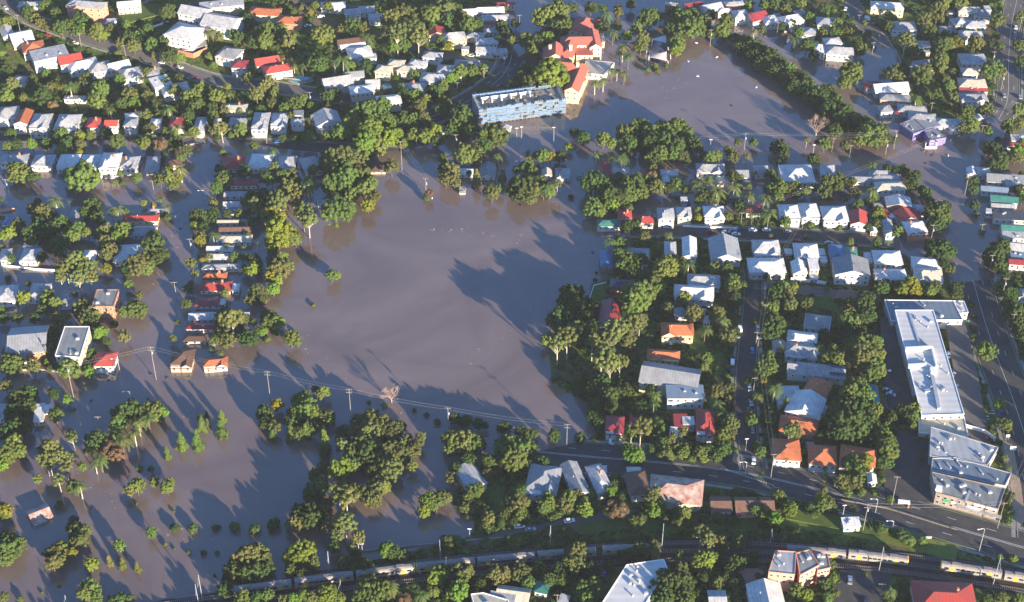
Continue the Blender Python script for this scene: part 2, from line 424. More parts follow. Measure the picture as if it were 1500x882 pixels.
M['grass_sunlit'] = mat('sun_tinted_bank_grass', (.09,.14,.02), .95, .1, col2=(.16,.15,.05), scale=.5, bump=.6)  # brighter copy of the lawn grass, sunlight on the bank put into its colour
road('road', [(-60,-20),(8,22),(40,48),(100,66),(150,80),(205,92),(262,108),(320,124),(372,128),(420,136),(480,145),(560,158)], 7.5, 'asph_old', path=1.4)
road('road', [(152,66),(185,42),(232,22),(300,8),(345,-12)], 3.2, 'conc', kerb=False)
road('road', [(-60,199),(80,203),(190,205),(300,207),(400,211),(500,217),(590,222)], 8, 'asph', path=1.2)
road('road', [(758,40),(752,66),(746,100),(718,130),(672,156),(620,176),(560,196)], 13, 'asph', path=1.4, dashes=(-3.2,3.2), lines=(0,))
road('road', [(600,74),(650,82),(700,92),(748,104)], 7, 'asph_old')
road('road', [(420,22),(470,24),(540,30)], 7, 'asph_old')
road('road', [(1238,-40),(1247,8),(1266,36),(1292,62),(1308,90),(1302,112)], 8, 'asph_old', path=1.2)
road('road', [(1503,-40),(1490,0),(1480,40),(1476,90),(1478,140),(1470,165),(1440,200),(1425,240)], 12, 'asph_old', path=1.4, dashes=(-3,3), lines=(0,))
road('road', [(900,334),(970,337),(1060,341),(1150,344),(1240,348),(1330,352),(1400,356)], 9, 'asph', path=1.3)
road('road', [(1102,396),(1104,430),(1100,470),(1094,520),(1090,580),(1094,640),(1104,690)], 8, 'asph', path=1.2)
road('road', [(1104,418),(1160,424),(1230,432),(1290,436)], 6.5, 'asph_old')
road('road', [(780,658),(850,668),(930,674),(1010,682),(1090,694),(1180,716),(1280,744),(1380,776),(1500,810),(1640,852)], 17, 'asph', path=1.6, dashes=(-4.6,4.6), lines=(-.35,.35))
road('road', [(1420,380),(1428,420),(1442,470),(1462,530),(1484,590),(1502,650),(1516,720),(1522,800)], 17, 'asph', path=1.6, dashes=(-4.4,4.4), lines=(0,))
road('grass_bank', [(1140,768),(1200,772),(1270,784),(1340,802),(1400,818)], 9, 'grass_sunlit', .3, kerb=False)
road('grass_bank', [(850,776),(930,772),(1010,772),(1100,774)], 7, 'grass', .3, kerb=False)
road('road', [(690,792),(740,781),(800,770),(870,758),(930,752)], 4.5, 'asph_old', kerb=False)
area('car_park', [(1383,474),(1412,474),(1432,560),(1446,640),(1452,668),(1412,640),(1398,560)], 'asph_old', .12)
area('car_park', [(1288,470),(1306,470),(1322,540),(1340,612),(1352,634),(1310,628),(1296,580)], 'asph', .12)
area('car_park', [(1316,636),(1352,636),(1362,690),(1366,744),(1330,740),(1296,730),(1290,690)], 'asph', .16)
area('forecourt', [(1466,652),(1482,660),(1494,720),(1500,770),(1486,784),(1476,700)], 'pave', .15)
area('car_park', [(1226,842),(1306,842),(1296,900),(1216,905)], 'asph', .12)
area('driveway', [(1076,838),(1100,832),(1118,842),(1114,862),(1092,868)], 'pinkpave', .15)
area('lawn_terrace', [(262,76),(302,68),(306,84),(270,92)], 'conc', .4)
def markings():
    mb = MB(); z = T(*plane(1420, 600))+.16
    for k in range(15):
        for (u0, u1) in ((0, 0),):
            v = 482+k*11.5; ub = 1383+(v-474)*.20
            x0, y0 = plane(ub+2, v, 1); x1, y1 = plane(ub+13, v+1.0, 1); zz = T(x0, y0)+.25
            mb.box(x0, y0-.08, zz-.05, x1, y0+.08, zz+.02)
    for k in range(6):
        x0, y0 = plane(1440+k*1.6, 606+k*4.2, 1); mb.box(x0, y0-.3, T(x0,y0)+.2, x0+4.2, y0+.3, T(x0,y0)+.27)
    for k in range(22):                     # give way line across the mouth of the side street
        x, y = plane(1056+k*3.6, 687.5+k*1.25, 1); mb.box(x, y-.15, T(x,y)+.12, x+.6, y+.15, T(x,y)+.17)
    tag(mb.build('road_marking', M['paint']), kind='structure')
markings()
# ------------------------------------------------------------------ the railway
def railway():
    pts = resample(smooth(RAIL), 4.0)
    mb = MB(); strip(mb, pts, -10.6, 3.4, .10, 0, 6); tag(mb.build('railway_bed', M['ballast']), kind='structure'); ROADS.append((offsets(pts, -3.6), 6.6))
    for off in (-8.2, -3.6, 1.0):
        ln = offsets(resample(pts, 4.0), off); fine = resample(ln, .72)
        mb = MB(); rows = offsets(fine, 0)
        for s in (-.76, .76):
            a = offsets(ln, s-.06); b = offsets(ln, s+.06)
            for i in range(len(ln)-1):
                P = [a[i], a[i+1], b[i+1], b[i]]
                zz = [T(*p) for p in P]
                mb.quad(*[(p[0], p[1], z+.52) for p, z in zip(P, zz)], 0)
                mb.quad((*a[i], zz[0]+.3), (*a[i+1], zz[1]+.3), (*a[i+1], zz[1]+.52), (*a[i], zz[0]+.52), 0)
        for i in range(0, len(fine)-1):
            p, q = fine[i], fine[i+1]; dx, dy = q[0]-p[0], q[1]-p[1]; L = math.hypot(dx, dy) or 1; dx /= L; dy /= L
            if abs(p[0]) > 260: continue
            z = T(*p)+.32
            mb.quad(*[(p[0]+dx*a*.13-dy*b*1.25, p[1]+dy*a*.13+dx*b*1.25, z) for a, b in ((-1,-1),(1,-1),(1,1),(-1,1))], 1)
        tag(mb.build('railway_track', [M['rail'], M['sleeper']]), kind='structure')
    return pts
RAILPTS = railway()
def along(pts, dist):
    for a, b in zip(pts, pts[1:]):
        L = math.hypot(b[0]-a[0], b[1]-a[1])
        if dist <= L: return (a[0]+(b[0]-a[0])*dist/L, a[1]+(b[1]-a[1])*dist/L, math.atan2(b[1]-a[1], b[0]-a[0]))
        dist -= L
    return (*pts[-1], 0)
def nearest_s(pts, x, y):
    s = 0; best = (1e9, 0)
    for a, b in zip(pts, pts[1:]):
        L = math.hypot(b[0]-a[0], b[1]-a[1]); d = math.hypot(a[0]-x, a[1]-y)
        if d < best[0]: best = (d, s)
        s += L
    return best[1]
def carriage_meshes():
    L, W, H = 22.6, 2.8, 2.9
    sec = [(-W/2, .9), (W/2, .9), (W/2, 3.3), (W/2-.25, 3.7), (W/2-.8, 3.95), (-W/2+.8, 3.95), (-W/2+.25, 3.7), (-W/2, 3.3)]
    body = MB(); n = len(sec)
    lo = [(-L/2, y, z) for y, z in sec[:4]+[sec[7]]]
    side = MB(); side.prism([(-L/2,-W/2),(L/2,-W/2),(L/2,W/2),(-L/2,W/2)], .9, 3.3)
    roof = MB(); prof = [(-W/2,3.3),(-W/2+.25,3.72),(-W/2+.8,3.95),(W/2-.8,3.95),(W/2-.25,3.72),(W/2,3.3)]
    for a, b in zip(prof, prof[1:]): roof.quad((-L/2,a[0],a[1]),(L/2,a[0],a[1]),(L/2,b[0],b[1]),(-L/2,b[0],b[1]))
    roof.poly([(L/2,y,z) for y,z in prof]); roof.poly([(-L/2,y,z) for y,z in reversed(prof)])
    for x in (-6, 6): roof.box(x-1.6,-.8,3.955,x+1.6,.8,4.25)
    win = MB(); win.box(-.8,-.03,-.42,.8,.03,.42)
    door = MB(); door.box(-.65,-.03,-1.1,.65,.03,1.0)
    bog = MB(); bog.box(-1.5,-1.1,.35,1.5,1.1,.88)
    for x in (-.9,.9): bog.box(x-.42,-.95,.32,x+.42,-.8,1.0-.12); bog.box(x-.42,.8,.32,x+.42,.95,.88)
    nose = MB(); nose.prism([(0,-W/2+.02),(.35,-W/2+.3),(.45,0),(.35,W/2-.3),(0,W/2-.02)], .95, 3.75)
    scr = MB(); scr.box(.44,-.95,2.2,.5,.95,3.2)
    return (side.mesh('body',M['silver']), roof.mesh('roof',M['trainroof']), win.mesh('window',M['glass']), door.mesh('door',M['yellow']),
            bog.mesh('bogie',M['black']), nose.mesh('cab_end',M['yellow']), scr.mesh('windscreen',M['glass']))
CM = carriage_meshes()
def carriage(s, off, ends, desc, u, v, grp):
    x, y, a = along(RAILPTS, s); x0, y0, a0 = along(RAILPTS, s-9); x1, y1, a1 = along(RAILPTS, s+9); a = math.atan2(y1-y0, x1-x0)
    x -= math.sin(a)*off; y += math.cos(a)*off
    r = empty('train_carriage', (x, y, T(x, y)+.1), a)
    put('body', CM[0], r); put('roof', CM[1], r)
    for sy in (-1.42, 1.42):
        for k, wx in enumerate((-9.4,-5.0,-3.1,-1.2,.7,2.6,4.6,9.2)):
            put('window', CM[2], r, (wx, sy, 2.45))
        for wx in (-7.2, 6.9): put('door', CM[3], r, (wx, sy, 2.1))
    for bx in (-7.6, 7.6): put('bogie', CM[4], r, (bx, 0, 0))
    for e in ends:
        c = put('cab_end', CM[5], r, (e*11.3, 0, 0), 0 if e > 0 else math.pi); put('windscreen', CM[6], c)
    pend(r, desc, 'train carriage', grp, u, v); return r
def trains():
    sL = nearest_s(RAILPTS, *plane(878, 806)); sR0 = nearest_s(RAILPTS, *plane(1331, 829)); sR1 = nearest_s(RAILPTS, *plane(1382, 838))
    for k in range(6):
        carriage(sL-11.6-k*23.8, -3.6, [1] if k in (0, 3) else ([-1] if k in (2, 5) else []), 'silver commuter carriage with dark roof', 870-k*80, 812, 'carriages of the train at bottom centre')
    for k in range(1): carriage(sL+14.6+k*23.8, -3.6, [-1] if k == 0 else [], 'shaded silver commuter carriage', 900+k*80, 806, 'carriages of the train behind the trees')
    for k in range(2): carriage(sR0-11.6-k*23.8, -3.6, [1] if k == 0 else [], 'silver yellow-doored carriage', 1300-k*80, 820, 'carriages left of the gap in the trains')
    for k in range(3): carriage(sR1+11.6+k*23.8, -3.6, [-1] if k == 0 else [], 'sunlit yellow-doored silver carriage', 1420+k*80, 845, 'carriages of the train at bottom right')
trains()
# ================================================================== houses
FOOT = []                                            # footprints: x, y, radius
def house_win():
    q = MB(); q.box(-.6,-.05,-.6,.6,.03,.6,0); q.box(-.5,-.09,-.5,-.03,-.04,.5,1); q.box(.03,-.09,-.5,.5,-.04,.5,1); return q.mesh('window', [M['frame'], M['glass']])
def house_door():
    q = MB(); q.box(-.5,-.05,0,.5,.03,2.05,0); q.box(-.42,-.09,.05,.42,-.04,1.97,1); return q.mesh('door', [M['frame'], M['door']])
WIN, DOOR = house_win(), house_door()
def hip(mb, x0, y0, x1, y1, z, rise, ov=.55, th=.18, ridge=None):
    x0 -= ov; x1 += ov; y0 -= ov; y1 += ov; W, D = x1-x0, y1-y0; cx, cy = (x0+x1)/2, (y0+y1)/2
    if W >= D: h = D/2*.92; a, b = (x0+h, cy, z+rise), (x1-h, cy, z+rise)
    else: h = W/2*.92; a, b = (cx, y0+h, z+rise), (cx, y1-h, z+rise)
    zt = z+th; P = [(x0,y0,zt),(x1,y0,zt),(x1,y1,zt),(x0,y1,zt)]
    if W >= D:
        mb.quad(P[0],P[1],b,a); mb.poly([P[1],P[2],b]); mb.quad(P[2],P[3],a,b); mb.poly([P[3],P[0],a])
    else:
        mb.poly([P[0],P[1],a]); mb.quad(P[1],P[2],b,a); mb.poly([P[2],P[3],b]); mb.quad(P[3],P[0],a,b)
    Q = [(p[0],p[1],z) for p in P]
    for i in range(4): j = (i+1)%4; mb.quad(Q[i],Q[j],P[j],P[i])
    mb.quad(Q[3],Q[2],Q[1],Q[0])
def gable(mb, x0, y0, x1, y1, z, rise, axis='y', ov=.5, th=.16, wall=None):
    if axis == 'x':
        t = MB(); gable(t, y0, x0, y1, x1, z, rise, 'y', ov, th, wall if wall is None else None)
        n = len(mb.v); mb.v += [(p[1], p[0], p[2]) for p in t.v]; mb.f += [tuple(n+i for i in reversed(f)) for f in t.f]; mb.m += t.m
        if wall is not None:
            for X, s in ((x0, 1), (x1, -1)): wall.poly([(X,y0,z),(X,(y0+y1)/2,z+rise*.96),(X,y1,z)][::s])
        return
    cx = (x0+x1)/2; X0, X1, Y0, Y1 = x0-ov, x1+ov, y0-ov, y1+ov
    k = rise/((x1-x0)/2); ze = z-ov*k
    for (A, B) in (((X0, ze), (cx, z+rise)), ((cx, z+rise), (X1, ze))):
        a0, a1 = (A[0],Y0,A[1]), (A[0],Y1,A[1]); b0, b1 = (B[0],Y0,B[1]), (B[0],Y1,B[1])
        up = lambda p: (p[0],p[1],p[2]+th)
        mb.quad(up(a0),up(b0),up(b1),up(a1)); mb.quad(a1,b1,b0,a0); mb.quad(a0,b0,up(b0),up(a0)); mb.quad(b1,a1,up(a1),up(b1))
        if A[0] == X0: mb.quad(a1,a0,up(a0),up(a1))
        if B[0] == X1: mb.quad(b0,b1,up(b1),up(b0))
    if wall is not None:
        for Y, s in ((y0, 1), (y1, -1)): wall.poly([(x0,Y,z),(x1,Y,z),(cx,Y,z+rise*.96)][::s])
NH = [0]
def house(u, v, w, d, rot, typ, rc, wc, h=None, extra=''):
    """u, v: roof centre in the photograph; w, d: seen width and depth of the roof in pixels"""
    NH[0] += 1; rnd = random.Random(NH[0]*13+5)
    h = h or 3.7
    x, y, z = at(u, v, h+1.0); s = px_per_m(x, y, z+h); W = w/s-1.9; D = d/(s*SP)-1.2
    W = max(3, W); D = max(3.0, D)
    rise = {'F': .3, 'S': .5}.get(typ, min(W, D)*.5*math.tan(R(rnd.uniform(22, 29)))); rise = min(rise, 3.2)
    flooded = T(x, y) < .35
    base = -1.4 if flooded else -.6
    r = empty('cottage' if W*D < 60 else 'house', (x, y, z), R(rot)); FOOT.append((x, y, W/2+.3, D/2+.3, R(rot)))
    wm, rm = WALL[wc][1], ROOF[rc][1]; X, Y = W/2, D/2
    wall, roof = MB(), MB(); wall.box(-X,-Y,base,X,Y,h)
    if typ == 'H': hip(roof, -X,-Y,X,Y,h,rise); shape = 'hip'
    elif typ == 'G': gable(roof, -X,-Y,X,Y,h,rise,'y',wall=wall); shape = 'front-gabled'
    elif typ == 'g': gable(roof, -X,-Y,X,Y,h,rise,'x',wall=wall); shape = 'long-ridged'
    elif typ == 'F': roof.box(-X-.3,-Y-.3,h,X+.3,Y+.3,h+.28); shape = 'flat'
    elif typ == 'S':
        roof.poly([(-X-.4,-Y-.4,h),(X+.4,-Y-.4,h),(X+.4,Y+.4,h),(-X-.4,Y+.4,h)][::-1])
        roof.quad((-X-.4,-Y-.4,h+.15),(X+.4,-Y-.4,h+.15),(X+.4,Y+.4,h+.75),(-X-.4,Y+.4,h+.75)); roof.quad((-X-.4,-Y-.4,h),(X+.4,-Y-.4,h),(X+.4,-Y-.4,h+.15),(-X-.4,-Y-.4,h+.15))
        roof.quad((X+.4,-Y-.4,h),(X+.4,Y+.4,h),(X+.4,Y+.4,h+.75),(X+.4,-Y-.4,h+.15)); roof.quad((-X-.4,Y+.4,h),(-X-.4,-Y-.4,h),(-X-.4,-Y-.4,h+.15),(-X-.4,Y+.4,h+.75)); roof.quad((X+.4,Y+.4,h),(-X-.4,Y+.4,h),(-X-.4,Y+.4,h+.75),(X+.4,Y+.4,h+.75)); shape = 'low sloping'
    elif typ == 'C':                                  # hipped core, front gable to one side, rear lean-to
        sd = rnd.choice((-1, 1)); gw = W*.46; yb = -Y+D*.16
        hip(roof, -X, yb, X, Y, h, rise)
        gx0, gx1 = (-X, -X+gw) if sd < 0 else (X-gw, X)
        gable(roof, gx0, -Y-.2, gx1, yb+D*.3, h+.06, min(rise*.8, gw*.3), 'y', .4, wall=wall)
        shape = 'gable-and-hip'
        roof.quad((-X-.3,-Y-.5,h-.7),(X+.3,-Y-.5,h-.7),(X+.3,yb-.2,h-.05),(-X-.3,yb-.2,h-.05))
    elif typ == 'V':                                  # steep core, low verandah skirt all round
        i = min(W, D)*.2; hip(roof, -X+i,-Y+i,X-i,Y-i,h+.55,rise*.75,.25)
        a = [(-X-.3,-Y-.3),(X+.3,-Y-.3),(X+.3,Y+.3),(-X-.3,Y+.3)]; b = [(-X+i,-Y+i),(X-i,-Y+i),(X-i,Y-i),(-X+i,Y-i)]
        for k in range(4): l = (k+1)%4; roof.quad((*a[k],h-.15),(*a[l],h-.15),(*b[l],h+.6),(*b[k],h+.6))
        shape = 'verandah-skirted'
    wall.build('wall', wm, r); ro = roof.build('roof', rm, r)
    # windows towards the camera side and on both flanks
    n = max(2, min(5, int(W/2.6))); lv = [max(1.2, h-1.5)]+([h-4.4] if h > 5.4 else [])
    dk = rnd.randrange(n)
    for zz in lv:
        for k in range(n):
            wx = -X+W*(k+.5)/n
            if k == dk and zz < 2.6 and typ != 'F': put('door', DOOR, r, (wx, -Y-.02, max(.15, zz-1.45)))
            else: put('window', WIN, r, (wx, -Y-.02, zz))
        m = max(1, min(3, int(D/4)))
        for k in range(m):
            yy = -Y+D*(k+.5)/m
            put('window', WIN, r, (X+.02, yy, zz), math.pi/2)
            if u > 700: put('window', WIN, r, (-X-.02, yy, zz), -math.pi/2)
    # what tells the old timber houses: verandah, stairs, stumps, vents
    if typ in 'CV' and not flooded and h < 5:
        q = MB(); q.box(-.6,-2.4,-.3,.6,-.02,.25); q.box(-.6,-1.5,.25,.6,-.02,.7); q.box(-.6,-.8,.7,.6,-.02,1.15); q.build('front_stairs', M['trim'], r, (X*rnd.choice((-.4,.4)), -Y, 0))
    if typ in 'HCVG' and W > 6 and rnd.random() < .45:
        q = MB(); q.tube([(0,0,0),(0,0,.9)], .22, 8); q.build('vent', M['steel'], ro, (rnd.uniform(-.2,.2)*W, 0, h+rise*.75))
    if rnd.random() < .16 and typ in 'HCo' or 'C' in extra:
        q = MB(); q.box(-.4,-.4,0,.4,.4,2.3); q.box(-.5,-.5,2.3,.5,.5,2.5); q.build('chimney', WALL['b'][1], ro, (rnd.choice((-.22,.22))*W, D*.12, h+rise*.4))
    if typ in 'FS' and W > 6:
        for k in range(2):
            q = MB(); q.box(-.55,-.4,0,.55,.4,.6); q.build('roof_unit', M['steel'], ro, (rnd.uniform(-.35,.35)*W, rnd.uniform(-.3,.3)*D, h+(.28 if typ == 'F' else .45)))
    if 'S' in extra:                                  # solar panels lie on the camera side
        q = MB(); q.box(-W*.12,-D*.42,0,W*.16,D*.42,.1); q.build('solar_panel', M['solar'], ro, (W*.36, 0, h+(.30 if typ == 'F' else rise*.6)))
    big = 'small ' if w*d < 260 else ('large ' if w*d > 1500 else '')
    two = 'two-storey ' if h > 5.4 else ''
    desc = f"{big}{two}{WALL[wc][0]} house, {ROOF[rc][0]} {shape} roof"
    pend(r, desc, 'house', 'houses of the flooded suburb', u, v)
    return r
def block(corners, h, rc, wc, name, label, cat, parts=0, wins=0, winface=(0,), par=.35, zlo=None, sign=None, group=None):
    """A flat-roofed building from the corners of its roof (clockwise from the far left)"""
    u = sum(c[0] for c in corners)/len(corners); v = sum(c[1] for c in corners)/len(corners)
    x, y, z = at(u, v, h); P = [plane(a, b, z+h) for a, b in corners][::-1]; P = [(a-x, b-y) for a, b in P]
    r = empty(name, (x, y, z)); mb = MB(); mb.prism(P, -1.4, h); mb.build('wall', WALL[wc][1], r)
    rad = 1
    q = MB(); q.prism([(a*1.0, b*1.0) for a, b in P], h+.003, h+.12)
    ro = q.build('roof', FLATROOF.get(rc, ROOF[rc][1]), r)
    pr = MB(); n = len(P)
    for i in range(n):
        a, b = P[i], P[(i+1)%n]; dx, dy = b[0]-a[0], b[1]-a[1]; L = math.hypot(dx, dy); nx, ny = dy/L*.15, -dx/L*.15
        pr.prism([(a[0]+nx,a[1]+ny),(b[0]+nx,b[1]+ny),(b[0]-nx,b[1]-ny),(a[0]-nx,a[1]-ny)], h-.05, h+par+i*.004)
    pr.build('parapet', M['trim'] if wc in 'wc' else WALL[wc][1], r)
    rnd = random.Random(int(u*7+v)); k = 0; tries = 0
    xs = [p[0] for p in P]; ys = [p[1] for p in P]
    while k < parts and tries < 400:
        tries += 1; a, b = rnd.uniform(min(xs), max(xs)), rnd.uniform(min(ys), max(ys))
        if inside(P, a, b) and dist_poly(P, a, b) > 1.6:
            q = MB(); t = rnd.random()
            if t < .4: q.tube([(0,0,0),(0,0,.8)], .3, 8); q.tube([(0,0,.8),(0,0,1.1)], [.55,.15], 8); nm = 'roof_vent'
            elif t < .75: q.box(-.8,-.6,0,.8,.6,.9); q.tube([(0,0,.9),(0,0,1.0)], .45, 8); nm = 'air_conditioner'
            else: q.box(-.35,-1.6,0,.35,1.6,.45); nm = 'roof_duct'
            q.build(nm, M['steel'], ro, (a, b, h+.12), rnd.uniform(0, .5)); k += 1
    for i in winface:
        a, b = P[i % n], P[(i+1) % n]; L = math.hypot(b[0]-a[0], b[1]-a[1]); m = wins or max(2, int(L/3.2)); an = math.atan2(b[1]-a[1], b[0]-a[0])
        for zz in ([h-1.5]+([h-4.5] if h > 6 else [])):
            for k in range(m):
                t = (k+.5)/m; put('window', WIN, r, (a[0]+(b[0]-a[0])*t+math.sin(an)*.03, a[1]+(b[1]-a[1])*t-math.cos(an)*.03, zz), an)
    tag(r, label, cat, group); FOOT.append((x, y, (max(xs)-min(xs))/2, (max(ys)-min(ys))/2, 0)); FPOLY.append([(a+x, b+y) for a, b in P])
    return r, P, h
FPOLY = []
